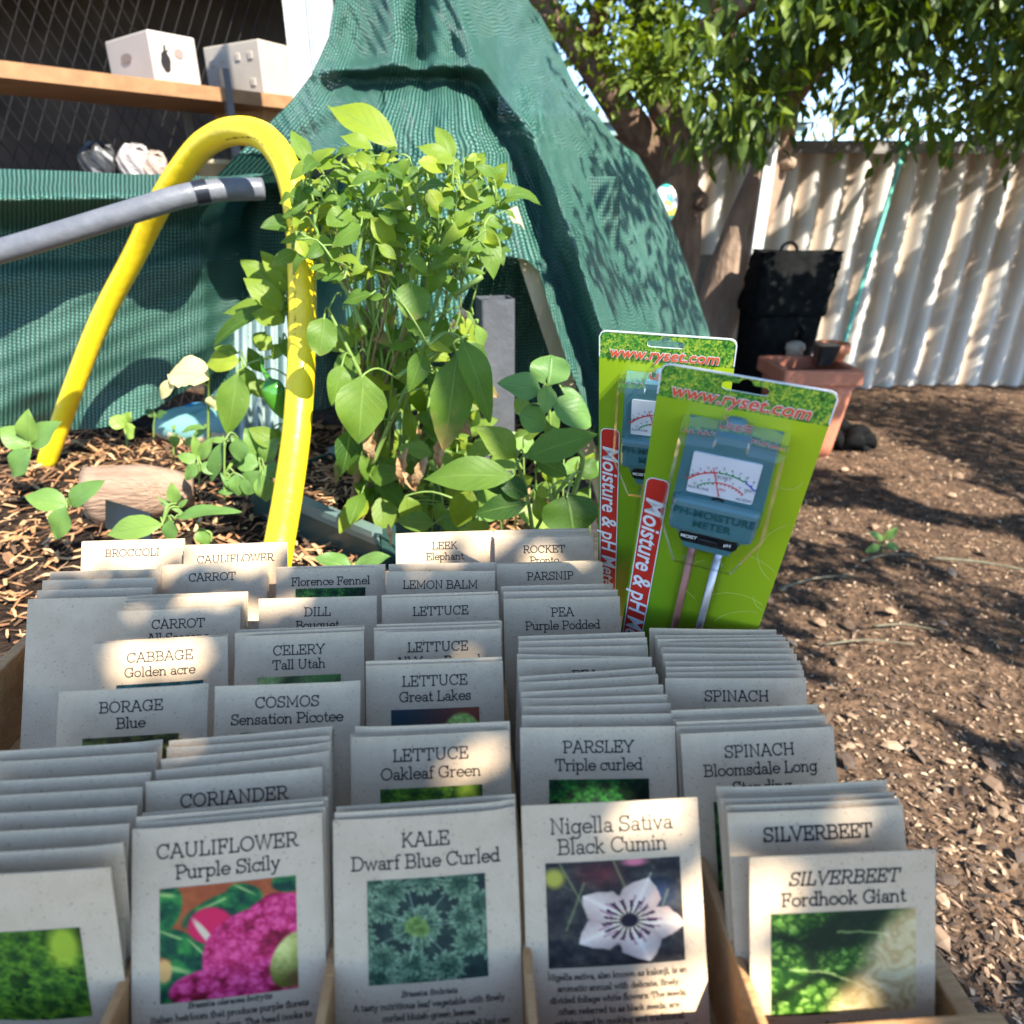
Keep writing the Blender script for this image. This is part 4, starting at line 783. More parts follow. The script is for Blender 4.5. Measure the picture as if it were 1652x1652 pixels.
mb.tube([P(1090, 330, Yt), P(1068, 270, Yt), P(1022, 205, Yt - .05), P(985, 150, Yt - .1), P(930, 70, Yt - .2), P(860, -10, Yt - .3), P(790, -120, Yt - .3)], [.115, .10, .095, .085, .075, .06, .05], 12, 6)
mb.tube([P(1095, 320, Yt), P(1098, 240, Yt), P(1072, 170, Yt), P(1045, 120, Yt + .1), P(1035, 40, Yt + .1), P(1050, -100, Yt)], [.115, .105, .10, .085, .07, .055], 12, 6)
mb.tube([P(1050, 135, Yt), P(1120, 60, Yt - .3), P(1250, -20, Yt - .7), P(1400, -110, Yt - 1)], [.07, .055, .045, .03], 8, 5)
mb.tube([P(985, 150, Yt), P(960, 60, Yt - .3), P(985, -30, Yt - .7), P(1030, -150, Yt - 1.2)], [.055, .045, .04, .03], 8, 5); mb.tube([P(975, 90, 4.3), P(905, 40, 4.2), P(850, 20, 4.1)], [.04, .03, .02], 7, 4)
mb.tube([P(1098, 300, Yt), P(1125, 325, Yt - .05), P(1128, 322, Yt - .12)], [.08, .06, .05], 9, 4)
mb.build('trunk', bark, t1, True)
crown = MB(); crown2 = MB()
def edge_low(x): return interp(x, ((820, 20), (880, 60), (930, 120), (970, 165), (1010, 175), (1060, 165), (1110, 195), (1150, 225), (1190, 235), (1240, 200), (1280, 150), (1300, 120), (1345, 110), (1370, 190), (1450, 215), (1600, 220), (1900, 230)))
n_c = 0
gaps = ((1322, 175, 34), (1300, 125, 20), (1010, 20, 26), (905, 75, 16), (1180, 115, 13), (1165, 150, 10), (1370, 60, 16), (1130, 130, 10), (1370, 110, 14), (1400, 25, 14), (890, 30, 14), (1205, 170, 10))
random.seed(21)
while n_c < 560:
    x = random.uniform(820, 1850); y = random.uniform(-420, 235)
    if y > edge_low(x) - random.uniform(5, 35): continue
    if any((x - g[0]) ** 2 + (y - g[1]) ** 2 < (g[2] + 14) ** 2 for g in gaps): continue
    if -40 < y and random.random() < .15: continue
    if x > 1120: Yc = random.uniform(3.1, 5.3); clump(crown2, P(x, y, Yc), .20, 46, .088, .038, .55, (-.6, .8))
    else: Yc = random.uniform(3.7, 5.2); clump(crown, P(x, y, Yc), .17, 50, .058, .033, .2, (-.4, .9))
    n_c += 1
for (x, y, Yc, n) in ((1010, 90, 3.9, 70), (1050, 75, 3.8, 90), (1075, 110, 3.8, 90), (1010, 110, 3.8, 70), (945, 60, 3.7, 60), (975, 45, 3.7, 50), (1020, 130, 3.7, 60), (1085, 75, 3.7, 60), (940, 140, 4.1, 25)): clump(crown, P(x, y, Yc), .15, n, .055, .030, .1, (.2, 1.0))
for (x, y, n) in ((1190, 205, 26), (1150, 215, 22), (1215, 190, 26), (1170, 225, 14)): clump(crown2, P(x, y, 3.5), .14, n, .105, .032, 1.6, (-.2, .6))
crown.build('crown', tree_leaf, t1)
t2 = empty('leaning_tree', P(1140, 640, 5.0), 'pale barked tree leaning right in front of the fence', 'tree')
mb = MB(); Y2 = 5.05
mb.tube([Vector((P(1125, 600, Y2).x - .12, Y2, -.05)), P(1150, 520, Y2), P(1182, 425, Y2), P(1222, 320, Y2), P(1252, 240, Y2), P(1268, 175, Y2 - .1), P(1290, 80, Y2 - .3), P(1330, -60, Y2 - .6)], [.175, .165, .155, .135, .105, .085, .07, .05], 14, 6)
mb.tube([P(1262, 190, Y2 - .1), P(1320, 110, Y2 - .4), P(1430, 40, Y2 - .8), P(1600, -30, Y2 - 1.3)], [.06, .05, .04, .03], 8, 5); mb.tube([P(1238, 280, Y2), P(1215, 200, Y2 - .1), P(1200, 110, Y2 - .4), P(1150, 0, Y2 - .8)], [.07, .06, .05, .03], 8, 5); mb.tube([P(1258, 262, Y2 - .06), P(1280, 265, Y2 - .14)], [.05, .035], 8, 3)
mb.build('trunk', pale_bark, t2, True)
# the crown reaches out of the picture to the right and shades the yard
random.seed(5)
for i in range(190):
    c = Vector((random.uniform(2.0, 5.2), random.uniform(.2, 4.4), random.uniform(2.3, 3.3)))
    k = ray(0, 0); v = c - Vector((0, 0, CAM_Z)); zc = v.y * CT - v.z * ST
    xp = HALF + FPX * v.x / max(zc, .05)
    if zc > 0 and xp < 1560: continue
    clump(crown2, c, .26, 34, .09, .036, .7, (-.5, .5))
def shade(c):
    v = c - Vector((0, 0, CAM_Z)); zc = v.y * CT - v.z * ST
    if zc > .2:
        xp, yp = HALF + FPX * v.x / zc, HALF - FPX * (v.y * ST + v.z * CT) / zc
        if -60 < xp < 1720 and -60 < yp < 1700:
            if yp > edge_low(xp) - 30 or any((xp - g[0]) ** 2 + (yp - g[1]) ** 2 < (g[2] + 12) ** 2 for g in gaps): return False
    return True
random.seed(9); k = 0
while k < 620:
    c = P(random.uniform(1130, 1900), random.uniform(250, 620), FY) + SUN * random.uniform(1.3, 4.2)
    if shade(c) and c.z < 3.6: clump(crown2, c, .17, 34, .085, .030, .8, (-.7, .4)); k += 1
k = 0
while k < 900:
    c = Vector((random.uniform(.3, 3.6), random.uniform(.7, 5.2), 0)) + SUN * random.uniform(2.9, 4.4)
    if shade(c): clump(crown2, c, .20, 32, .085, .030, .8, (-.7, .4)); k += 1
# greenery beyond the fence
back_leaf = leaf_mat('bright_shrub_leaf', (.16, .19, .03), (.34, .30, .05), (.08, .12, .03), trans=.5)
for (x, y, n, lb) in ((1385, 195, 90, 'yellow green shrub peeping over the fence right of the sky gap'), (1150, 150, 130, 'sunny yellow green shrub beyond the fence between the two trunks'), (1470, 190, 170, 'pale yellow green shrub beyond the fence behind the mint green stake'), (1560, 185, 190, 'yellow green shrub beyond the fence at the far right'), (1660, 180, 190, 'yellow green shrub beyond the fence, past the right end of the yard')):
    s_ = empty('shrub', P(x, 240, 7.5), lb, 'shrub'); mb = MB()
    for j in range(5): clump(mb, P(x + random.uniform(-70, 70), y + random.uniform(-25, 40), 7.2 + random.uniform(0, .6)), .3, n // 3, .13, .03, -.6, (-.2, 1))
    mb.build('foliage', back_leaf, s_); st = MB()
    for j in range(4): st.tube([Vector((P(x, 240, 7.4).x + random.uniform(-.2, .2), 7.4, 0)), P(x + random.uniform(-60, 60), y, 7.4)], [.03, .012], 6)
    st.build('stem', bark, s_)
nb = empty('neighbour_house', (0.9, 13, 0), 'brick house with a pale green gutter far beyond the forked tree', 'house')
mb = MB(); mb.box((-1.2, 11.5, 1.1), (9, 4, 2.2)); mb.build('wall', mat('red_brick', (.30, .11, .06), (.2, .07, .045), 20, .9), nb)
mb = MB(); mb.box((-1.2, 9.35, 2.25), (9.4, .16, .16)); mb.build('gutter', plain('pale_green_paint', (.30, .46, .40), .5), nb)
mb = MB(); a = [mb.vert(p) for p in ((-6, 9.2, 2.3), (3.6, 9.2, 2.3), (3.6, 13.8, 2.3), (-6, 13.8, 2.3), (-5, 11.5, 2.62), (2.6, 11.5, 2.62))]
for q in ((0, 1, 5, 4), (1, 2, 5), (2, 3, 4, 5), (3, 0, 4), (3, 2, 1, 0)): mb.face([a[i] for i in q])
mb.build('roof', mat('grey_roof_sheet', (.3, .32, .33), None, 5), nb)

# ---------------------------------------------------------------- things by the fence
picket = MB(); a, b = P(1213, 452, 4.86), P(1254, 172, 4.86); d = (b - a).normalized(); a = a - d * .95; xr = Vector((1, 0, 0)); s_ = (xr - d * xr.dot(d)).normalized(); f_ = s_.cross(d)
hw, hd = .036, .022
q = lambda p, i, j: p + s_ * hw * i + f_ * hd * j
lo = [picket.vert(q(a, i, j)) for i, j in ((-1, -1), (1, -1), (1, 1), (-1, 1))]; hi_ = [picket.vert(q(b - d * .11, i, j)) for i, j in ((-1, -1), (1, -1), (1, 1), (-1, 1))]; tp = [picket.vert(q(b, .05, j)) for j in (-1, 1)]
for i in range(4): picket.face((lo[i], lo[(i + 1) % 4], hi_[(i + 1) % 4], hi_[i]))
picket.face((hi_[0], hi_[1], tp[0])); picket.face((hi_[2], hi_[3], tp[1])); picket.face((hi_[1], hi_[2], tp[1], tp[0])); picket.face((hi_[3], hi_[0], tp[0], tp[1])); picket.face(lo[::-1])
tag(picket.build('white_picket', plain('white_paint', (.78, .78, .72), .5)), 'tall white pointed picket leaning against the pale trunk', 'picket')
mb = MB(); mb.tube([P(1362, 552, 5.15) - Vector((.16, 0, .7)), P(1362, 552, 5.15), P(1450, 268, 5.45), P(1462, 230, 5.5)], [.017, .017, .017, .017], 8)
tag(mb.build('garden_stake', plain('mint_green_plastic', (.16, .55, .42), .4)), 'mint green garden stake leaning on the corrugated fence', 'stake')
mb = MB(); c = P(1140, 540, 5.3); rot = Matrix.Rotation(R(-9), 3, 'X') @ Matrix.Rotation(R(3), 3, 'Z'); mb.box((c.x, 5.36, .53), (.34, .035, 1.06), rot)
tag(mb.build('paving_slab', mat('grey_brown_board', (.24, .20, .15), (.16, .13, .10), 9, .9, bump=.5)), 'grey brown board standing upright between the trunk and the black bin', 'board')
# black bin and the bag pulled over it
blk = mat('black_fabric', (.013, .014, .013), (.006, .006, .006), 14, .9, bump=1.2, bscale=22, spec=.06); Yb = 4.65
bx = P(1243, 600, Yb); bin_ = empty('compost_bin', (bx.x, Yb, 0), 'black upright plastic bin standing in front of the fence', 'bin')
def tapered(mb, cx, cy_, z0, z1, w0, w1, d0, d1, dx=0.0, m=0, seg=6, wob=0.0):
    ring = []
    for k in range(seg + 1):
        t_ = k / seg; z = lerp(z0, z1, t_); w_, d_ = lerp(w0, w1, t_) / 2, lerp(d0, d1, t_) / 2; x0 = cx + dx * t_
        pts = rrect(-w_, -d_, w_, d_, min(w_, d_) * .3, 4); ring.append([mb.vert((x0 + x + wob * math.sin(i * 1.7 + k * 2.3), cy_ + y + wob * math.sin(i * 2.9 + k), z + wob * .6 * math.sin(i * .9 + 1))) for i, (x, y) in enumerate(pts)])
    n = len(ring[0])
    for k in range(seg):
        for i in range(n): mb.face((ring[k][i], ring[k][(i + 1) % n], ring[k + 1][(i + 1) % n], ring[k + 1][i]), None, m)
    mb.face(ring[0][::-1], None, m); mb.face(ring[-1], None, m)
mb = MB(); tapered(mb, bx.x - .03, Yb, 0, .74, .36, .43, .36, .42, .03); mb.build('bin_body', blk, bin_, True)
mb = MB(); mb.tube([P(1285, 520, Yb - .2), P(1297, 530, Yb - .22), P(1295, 545, Yb - .22), P(1283, 548, Yb - .2)], [.012] * 4, 6, 4); mb.build('handle', blk, bin_, True)
mb = MB(); tapered(mb, bx.x - .005, Yb, .745, 1.125, .46, .50, .42, .26, .06, seg=8, wob=.012); bag = tag(mb.build('black_bag', blk, None, True), 'slumped black grow bag sitting on top of the black bin', 'grow bag')
mb = MB(); mb.tube([P(1258, 412, Yb - .12), P(1264, 396, Yb - .12), P(1276, 391, Yb - .12), P(1285, 398, Yb - .12), P(1286, 412, Yb - .12)], [.011] * 5, 6, 4); mb.build('carry_strap', blk, bag, True)
# terracotta planter with pots standing on it
terra = mat('terracotta_plastic', (.56, .205, .11), (.46, .16, .085), 6, .7, bump=.15); Yp = 4.0
px_ = P(1303, 600, Yp).x; pot = empty('terracotta_planter', (px_, Yp, 0), 'large square terracotta planter beside the black bin', 'planter')
mb = MB(); tapered(mb, px_, Yp, .02, .46, .33, .42, .33, .42); mb.build('planter_body', terra, pot, True)
mb = MB(); zr = .455
for sx_, sy_, cx, cy_ in ((.45, .05, 0, -.20), (.45, .05, 0, .20), (.05, .35, -.20, 0), (.05, .35, .20, 0)): rbox(mb, px_ + cx, Yp + cy_, zr + .045, sx_, sy_, .09, .012)
mb.build('rim', terra, pot); mb = MB(); mb.box((px_, Yp, .47), (.345, .345, .012)); mb.build('soil', soil, pot)
sp = MB(); c = P(1327, 580, 3.95); tapered(sp, c.x, 3.95, .545, .66, .085, .125, .085, .125, .01); tag(sp.build('nursery_pot', dark_pl), 'small square black nursery pot on the planter rim', 'pot')
sp = MB(); c2 = P(1340, 572, 4.12)
def lathe(mb, cx, cy_, prof, seg=24, m=0):
    rings = [[mb.vert((cx + r * math.cos(2 * math.pi * k / seg), cy_ + r * math.sin(2 * math.pi * k / seg), z)) for k in range(seg)] for r, z in prof]
    for i in range(len(rings) - 1):
        for k in range(seg): mb.face((rings[i][k], rings[i][(k + 1) % seg], rings[i + 1][(k + 1) % seg], rings[i + 1][k]), None, m)
    mb.face(rings[0][::-1], None, m); mb.face(rings[-1], None, m)
lathe(sp, c2.x, 4.12, [(.06, .476), (.085, .585), (.10, .585), (.104, .615), (.10, .64), (.085, .64), (.08, .60)])
tag(sp.build('orange_pot', plain('orange_terracotta', (.62, .22, .10), .6), None, True), 'round orange pot behind the small black pot on the planter', 'pot')
sp = MB(); c3 = P(1283, 560, 4.3); lathe(sp, c3.x, 4.3, [(.05, 0), (.05, .56), (.06, .57), (.055, .60), (.03, .615)]); tag(sp.build('capped_post', plain('cream_plastic', (.5, .43, .32), .5), None, True), 'short cream post with a round cap between bin and planter', 'post')
mb = MB(); c4 = PZ(1362, 712, .05)
for i in range(9):
    o = Vector((random.uniform(-.14, .14), random.uniform(-.12, .12), 0)); mb.tube([c4 + o + Vector((-.08, 0, -.03)), c4 + o + Vector((0, random.uniform(-.05, .05), random.uniform(.04, .1))), c4 + o + Vector((.09, random.uniform(-.05, .05), -.03))], [.02, .05, .02], 7, 4)
tag(mb.build('crumpled_plastic', blk, None, True), 'crumpled black plastic on the ground beside the terracotta planter', 'plastic sheet')
ball_m, t, bs = nodes('patterned_ball'); tc = N(t, 'ShaderNodeTexCoord'); vo = N(t, 'ShaderNodeTexVoronoi'); vo.inputs['Scale'].default_value = 38; t.links.new(tc.outputs['Object'], vo.inputs['Vector']); rp = N(t, 'ShaderNodeValToRGB'); rp.color_ramp.interpolation = 'CONSTANT'; e = rp.color_ramp.elements; e[0].color = (.75, .75, .72, 1); e[1].position = .75; e[1].color = (.55, .5, .1, 1); k = e.new(.45); k.color = (.04, .32, .26, 1); k = e.new(.6); k.color = (.7, .72, .7, 1)
t.links.new(vo.outputs['Color'], rp.inputs[0]); t.links.new(rp.outputs[0], bs.inputs['Base Color'])
mb = MB(); c = P(1072, 330, 3.0); mb.grid(lambda u, v: c + Vector((math.cos(u * 6.2832) * math.sin(v * 3.1416) * .05, math.sin(u * 6.2832) * math.sin(v * 3.1416) * .045, math.cos(v * 3.1416) * .075)), 20, 12); tag(mb.build('patterned_cushion', ball_m, None, True), 'small round cushion patterned white teal and yellow behind the shade cloth', 'cushion')

# ---------------------------------------------------------------- store room on the left
shed = empty('store_room', (-2.6, 4.6, 0), 'dark open store room with a cream ceiling behind the shelves', 'shed')
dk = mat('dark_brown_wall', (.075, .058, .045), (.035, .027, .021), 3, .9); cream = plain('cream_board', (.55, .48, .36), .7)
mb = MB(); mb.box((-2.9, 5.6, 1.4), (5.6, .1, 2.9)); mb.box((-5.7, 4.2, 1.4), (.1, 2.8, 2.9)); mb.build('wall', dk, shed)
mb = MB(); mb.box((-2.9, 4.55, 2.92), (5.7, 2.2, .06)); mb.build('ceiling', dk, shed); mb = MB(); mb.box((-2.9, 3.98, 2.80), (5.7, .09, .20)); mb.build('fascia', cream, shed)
SD = (P(470, 163, 3.5) - P(207, 124, 3.0)).normalized(); SD = Vector((SD.x, SD.y, 0)).normalized(); SN = Vector((-SD.y, SD.x, 0)); S0 = P(207, 124, 3.0); ROTS = Matrix((SD, SN, Vector((0, 0, 1)))).transposed()
def S(a, b, z): return Vector((S0.x, S0.y, 0)) + SD * a + SN * b + Vector((0, 0, z))
zs = S0.z
shelf_m = mat('orange_varnished_board', (.36, .185, .075), (.25, .12, .05), 5, .6, stretch=(1, 5, 5)); steel = plain('grey_steel', (.16, .15, .14), .5, metal=.4)
rack = empty('shelf_rack', S(0, .2, 0), 'two tier steel rack with an orange varnished upper shelf', 'shelf rack')
mb = MB(); mb.box(S(.05, .2, zs - .025), (2.0, .44, .05), ROTS); mb.build('shelf', shelf_m, rack); mb = MB(); mb.box(S(.62, .2, zs - .185), (.46, .44, .014), ROTS); mb.build('shelf', steel, rack)
mb = MB(); mb.box(S(.05, .2, zs - .375), (2.0, .44, .02), ROTS); mb.build('shelf', steel, rack)
for a in (-.92, .38, .86):
    for b in (.0, .4): mb = MB(); mb.box(S(a, b - .01, zs / 2 + .04), (.028, .028, zs + .06), ROTS); mb.build('upright', steel, rack)
mesh_m = plain('dark_wire', (.03, .026, .022), .5, metal=.5); mb = MB()
for i in range(-34, 46):
    for s_ in (-1, 1):
        a0 = i * .062; p0 = S(-1.4 + a0 - 0, .62 + .004 * s_, .1); p1 = S(-1.4 + a0 + s_ * 1.35 * 1.0, .62 + .004 * s_, 2.75)
        mb.tube([p0, p1], [.0022, .0022], 4, cap=False)
tag(mb.build('chain_link_screen', mesh_m), 'dark diamond wire mesh screen behind the shelf rack', 'mesh screen')
carton = mat('white_carton', (.50, .44, .38), (.42, .37, .31), 4, .75); foam = mat('cream_foam', (.46, .40, .32), (.38, .32, .25), 5, .8, bump=.1)
def at_corner(px, py, Y): return P(px, py, Y)
def crate(name, c, a, ln, wd, h, m, label, cat, grp=None):
    """c nearest bottom corner, a angle of the left-going face"""
    d1 = Vector((-math.cos(a), -math.sin(a) * -1 * -1, 0)); d1 = Vector((-math.cos(a), math.sin(a), 0)); d2 = Vector((math.sin(a), math.cos(a), 0)); r3 = Matrix((d1, d2, Vector((0, 0, 1)))).transposed()
    mb = MB(); me = bevel_box((ln, wd, h), .006); mb.add_mesh(me, Matrix.Translation(c + d1 * ln / 2 + d2 * wd / 2 + Vector((0, 0, h / 2 + .001))) @ r3.to_4x4()); bpy.data.meshes.remove(me)
    o = tag(mb.build(name, m), label, cat, grp); return o, d1, d2, c
A1 = R(52)
c1 = S(-.115, .03, zs); c1 = Vector((P(252, 134, 3.18).x, 3.18, zs))
o, d1, d2, c = crate('carton', c1, R(38), .36, .195, .185, carton, 'white produce carton with a black vegetable print on the upper shelf', 'carton')
def on_face(c, d, nrm, pts, off=.0015): return [c + d * x + Vector((0, 0, z)) + nrm * off for x, z in pts]
hole_m = plain('hole_shade', (.26, .20, .165), .9); pm = MB(); n_ = -d1 * 1.0
def blobp(cx, cz, rx, rz, n=16, wob=0): return [(cx + rx * math.cos(2 * math.pi * k / n) * (1 + wob * math.sin(k * 2.4)), cz + rz * math.sin(2 * math.pi * k / n)) for k in range(n)]
for pts in (blobp(.055, .085, .020, .036, 16, .12), [(.05, .118), (.056, .145), (.064, .14), (.06, .118)], [(.035, .126), (.05, .118), (.075, .13), (.06, .112)]): pm.face([pm.vert(p) for p in on_face(c, d2, n_, pts, .003)])
pm.build('printed_vegetable', ink, o)
pm = MB(); pm.face([pm.vert(p) for p in on_face(c, d2, n_, blobp(.115, .12, .020, .018), .003)]); pm.build('hand_hole', hole_m, o); pm = MB(); pm.face([pm.vert(p) for p in on_face(c, d1, -d2, blobp(.2, .11, .045, .016), .003)]); pm.build('hand_hole', hole_m, o)
c2 = Vector((P(428, 158, 3.5).x, 3.5, zs)); o, d1, d2, c = crate('foam_box', c2, R(30), .36, .22, .215, foam, 'cream polystyrene box with round studs, right of the printed carton', 'foam box')
pm = MB()
for x, z in ((.06, .06), (.06, .16), (.14, .16), (.24, .165), (.31, .15), (.31, .06), (.22, .11), (.25, .06)):
    pm = MB(); me = bevel_box((.03, .006, .03), .0029); pm.add_mesh(me, Matrix.Translation(c + d1 * x - d2 * .001 + Vector((0, 0, z))) @ Matrix((d1, d2, Vector((0, 0, 1)))).transposed().to_4x4()); bpy.data.meshes.remove(me); pm.build('stud', foam, o)
crate('brown_carton', Vector((P(432, 226, 3.5).x, 3.5, zs - .178)), R(25), .30, .20, .135, mat('brown_cardboard', (.55, .33, .16), None, 4, .8), 'brown cardboard box on the middle shelf under the foam box', 'carton')
mb = MB(); c = P(350, 275, 3.5); lathe(mb, c.x, 3.5, [(.075, zs - .364), (.095, zs - .27), (.105, zs - .27), (.105, zs - .25)]); tag(mb.build('cream_tub', plain('cream_tub', (.48, .38, .22), .6), None, True), 'cream plastic tub on the bottom shelf inside the hoop', 'tub')
for (x, y, rx, rz, m, lb) in ((222, 250, .062, .066, plain('clear_plastic_bag', (.34, .30, .27), .4), 'pale crumpled plastic bag at the left of the bottom shelf'), (252, 262, .055, .055, plain('brown_bag', (.36, .26, .2), .6), 'small brown paper bag beside the pale plastic bag'), (165, 255, .07, .07, plain('black_bag', (.03, .03, .03), .4), 'black bag at the far left of the bottom shelf')):
    c = P(x, y + 25, 3.05); mb = MB(); mb.grid(lambda u, v: Vector((c.x, c.y, zs - .364)) + Vector((math.cos(u * 6.2832) * (abs(math.sin(v * 3.1416)) ** .6) * rx * (1 + .16 * math.sin(u * 19 + v * 7)), math.sin(u * 6.2832) * (abs(math.sin(v * 3.1416)) ** .6) * rx * .8, (1 + math.cos(v * 3.1416)) * rz * (1 + .12 * math.sin(u * 25)))) + Vector((math.sin(u * 71 + v * 33), math.sin(u * 53 + v * 61), math.sin(u * 97 + v * 17))) * .004, 26, 12); tag(mb.build('plastic_bag', m), lb, 'bag')
# white post of the store room opening
post = empty('white_post', P(500, 160, 2.75), 'white grooved post left of the shade cloth', 'post'); wp = plain('white_powder_coat', (.56, .545, .52), .4)
pc = P(499, 60, 2.75); pw_ = 66 * 2.4 / FPX; lean_ = .0
mb = MB()
for x0, x1, y0 in ((-.5, -.12, .0), (-.10, .02, .012), (.035, .06, .004), (.075, .10, .004), (.115, .5, .0)): mb.box((pc.x + pw_ * (x0 + x1) / 2, 2.78 + y0, 1.5), (pw_ * (x1 - x0), .10, 3.0))
mb.build('post_body', wp, post); mb = MB(); mb.box((pc.x, 2.80, 1.5), (pw_ * .98, .085, 3.0)); mb.build('groove_backing', plain('grey_groove', (.4, .38, .36), .6), post)
# ---------------------------------------------------------------- raised bed
ZS = .78
black_timber = mat('dark_stained_sleeper', (.055, .045, .04), (.025, .02, .018), 8, .85, bump=1, bscale=30, stretch=(1, 6, 6))
bed = empty('raised_bed', (-.6, 1.35, 0), 'raised garden bed of dark timber behind the seed box', 'garden bed')
for (x0, x1, y0, y1) in ((-1.9, .16, 1.93, 1.99), (-1.9, .16, .70, .745), (-1.95, -1.9, .70, 1.99), (.11, .16, .745, 1.93)):
    mb = MB(); mb.box(((x0 + x1) / 2, (y0 + y1) / 2, (ZS + .05) / 2), (x1 - x0, y1 - y0, ZS + .05)); mb.build('side_board', black_timber, bed)
mb = MB(); bz = lambda x, y: ZS + .012 * math.sin(x * 9 + 1) * math.sin(y * 11) + .006 * math.sin(x * 31 + y * 17)
bs_m = mat('dark_compost', (.055, .036, .024), (.018, .012, .009), 30, .95, bump=2, bscale=90, spec=.1)
mb.grid(lambda u, v: (-1.9 + 2.02 * u, .74 + 1.2 * v, bz(-1.9 + 2.02 * u, .74 + 1.2 * v)), 60, 30); mb.build('soil', bs_m, bed, True)
straw_m, t, bs = nodes('straw_mulch'); at = N(t, 'ShaderNodeAttribute', attribute_name='tint'); rp = N(t, 'ShaderNodeValToRGB'); e = rp.color_ramp.elements
e[0].position = 0; e[0].color = (.06, .035, .02, 1); e[1].position = 1; e[1].color = (.62, .39, .19, 1); k = e.new(.5); k.color = (.40, .18, .07, 1); t.links.new(at.outputs['Fac'], rp.inputs[0]); t.links.new(rp.outputs[0], bs.inputs['Base Color']); bs.inputs['Roughness'].default_value = .8
mb = MB(); chips(mb, 7500, lambda: (random.uniform(-1.7, -.25) if random.random() < .75 else random.uniform(-.3, .11), random.uniform(.76, 1.92)), (.012, .055), bz, None, .022, .16)
tag(mb.build('straw_mulch', straw_m), 'orange brown shredded wood mulch covering the garden bed soil', 'mulch', kind='stuff')
# half buried log, black label tag
mb = MB(); mb.tube([P(150, 800, 1.22), P(240, 792, 1.23), P(312, 790, 1.25)], [.06, .055, .03], 12, 5, flat=.7); tag(mb.build('driftwood_log', mat('pale_grey_wood', (.36, .24, .16), (.22, .14, .09), 8, .85, bump=.8, bscale=30, stretch=(1, 7, 7)), None, True), 'pale weathered log half buried in the mulch', 'log')
tagm = MB(); ca, cb = P(170, 806, 1.08), P(243, 828, 1.06); d = (cb - ca); dn = Vector((0, 0, -1)) * .045 + Vector((0, -.02, 0))
q = [tagm.vert(p) for p in (ca, cb, cb + dn, ca + dn)]; nn = d.cross(dn).normalized() * .004; q2 = [tagm.vert(Vector(tagm.v[i]) + nn) for i in q]
for f in ((0, 1, 2, 3), (7, 6, 5, 4), (0, 4, 5, 1), (1, 5, 6, 2), (2, 6, 7, 3), (3, 7, 4, 0)): tagm.face([(q + q2)[i] for i in f])
tg = tag(tagm.build('plant_label', dark_pl), 'black plastic plant label with white handwriting near the log', 'plant label')
up = -dn.normalized(); X = d.normalized(); Zn = X.cross(up).normalized(); tm = MB()
if Zn.y > 0: Zn = -Zn
put_text(tm, 'eet', 0, 0, .018, lambda x, y: cb - X * .018 - up * .033 + X * x + up * y + Zn * .0052, wt=.1, shear=.3, m=0); tm.build('handwriting', white_ink, tg)
# dark green planter trough
tr_ = empty('planter_trough', P(500, 800, 1.15), 'dark green plastic planter trough sunk beside the chilli stems', 'planter')
ta, tb = P(398, 772, 1.30), P(604, 842, 1.045); zt_ = (ta.z + tb.z) / 2; ta.z = tb.z = zt_ + .0; td = (tb - ta); tl_ = td.length; td.normalize(); tn = Vector((0, 0, 1)).cross(td); rt = Matrix((td, tn, Vector((0, 0, 1)))).transposed()
tm_ = plain('dark_green_plastic', (.025, .06, .05), .35); mb = MB(); mb.box((ta + tb) / 2 + tn * .006 - Vector((0, 0, .095)), (tl_, .008, .17), rt); mb.box((ta + tb) / 2 + tn * .21 - Vector((0, 0, .095)), (tl_, .008, .17), rt); mb.box(ta + tn * .108 - Vector((0, 0, .095)), (.008, .20, .17), rt); mb.box(tb + tn * .108 - Vector((0, 0, .095)), (.008, .20, .17), rt); mb.build('trough_wall', tm_, tr_)
mb = MB(); mb.box((ta + tb) / 2 + tn * -.004 - Vector((0, 0, .006)), (tl_ + .02, .022, .012), rt); mb.box((ta + tb) / 2 + tn * .22 - Vector((0, 0, .006)), (tl_ + .02, .022, .012), rt); mb.box((ta + tb) / 2 - tn * .002 - Vector((0, 0, .022)), (tl_ + .01, .010, .014), rt); mb.build('rim', plain('grey_green_rim', (.13, .19, .17), .35), tr_)
mb = MB(); mb.box((ta + tb) / 2 + tn * .108 - Vector((0, 0, .03)), (tl_ - .01, .195, .02), rt); mb.build('potting_mix', bs_m, tr_)
mb = MB(); chips(mb, 500, lambda: (lambda p: (p.x, p.y))(ta + td * random.uniform(.01, tl_ - .01) + tn * random.uniform(.02, .2)), (.01, .04), lambda x, y: zt_ - .02, None, .015, .2); o_ = mb.build('trough_mulch', straw_m, tr_); o_['kind'] = 'stuff'

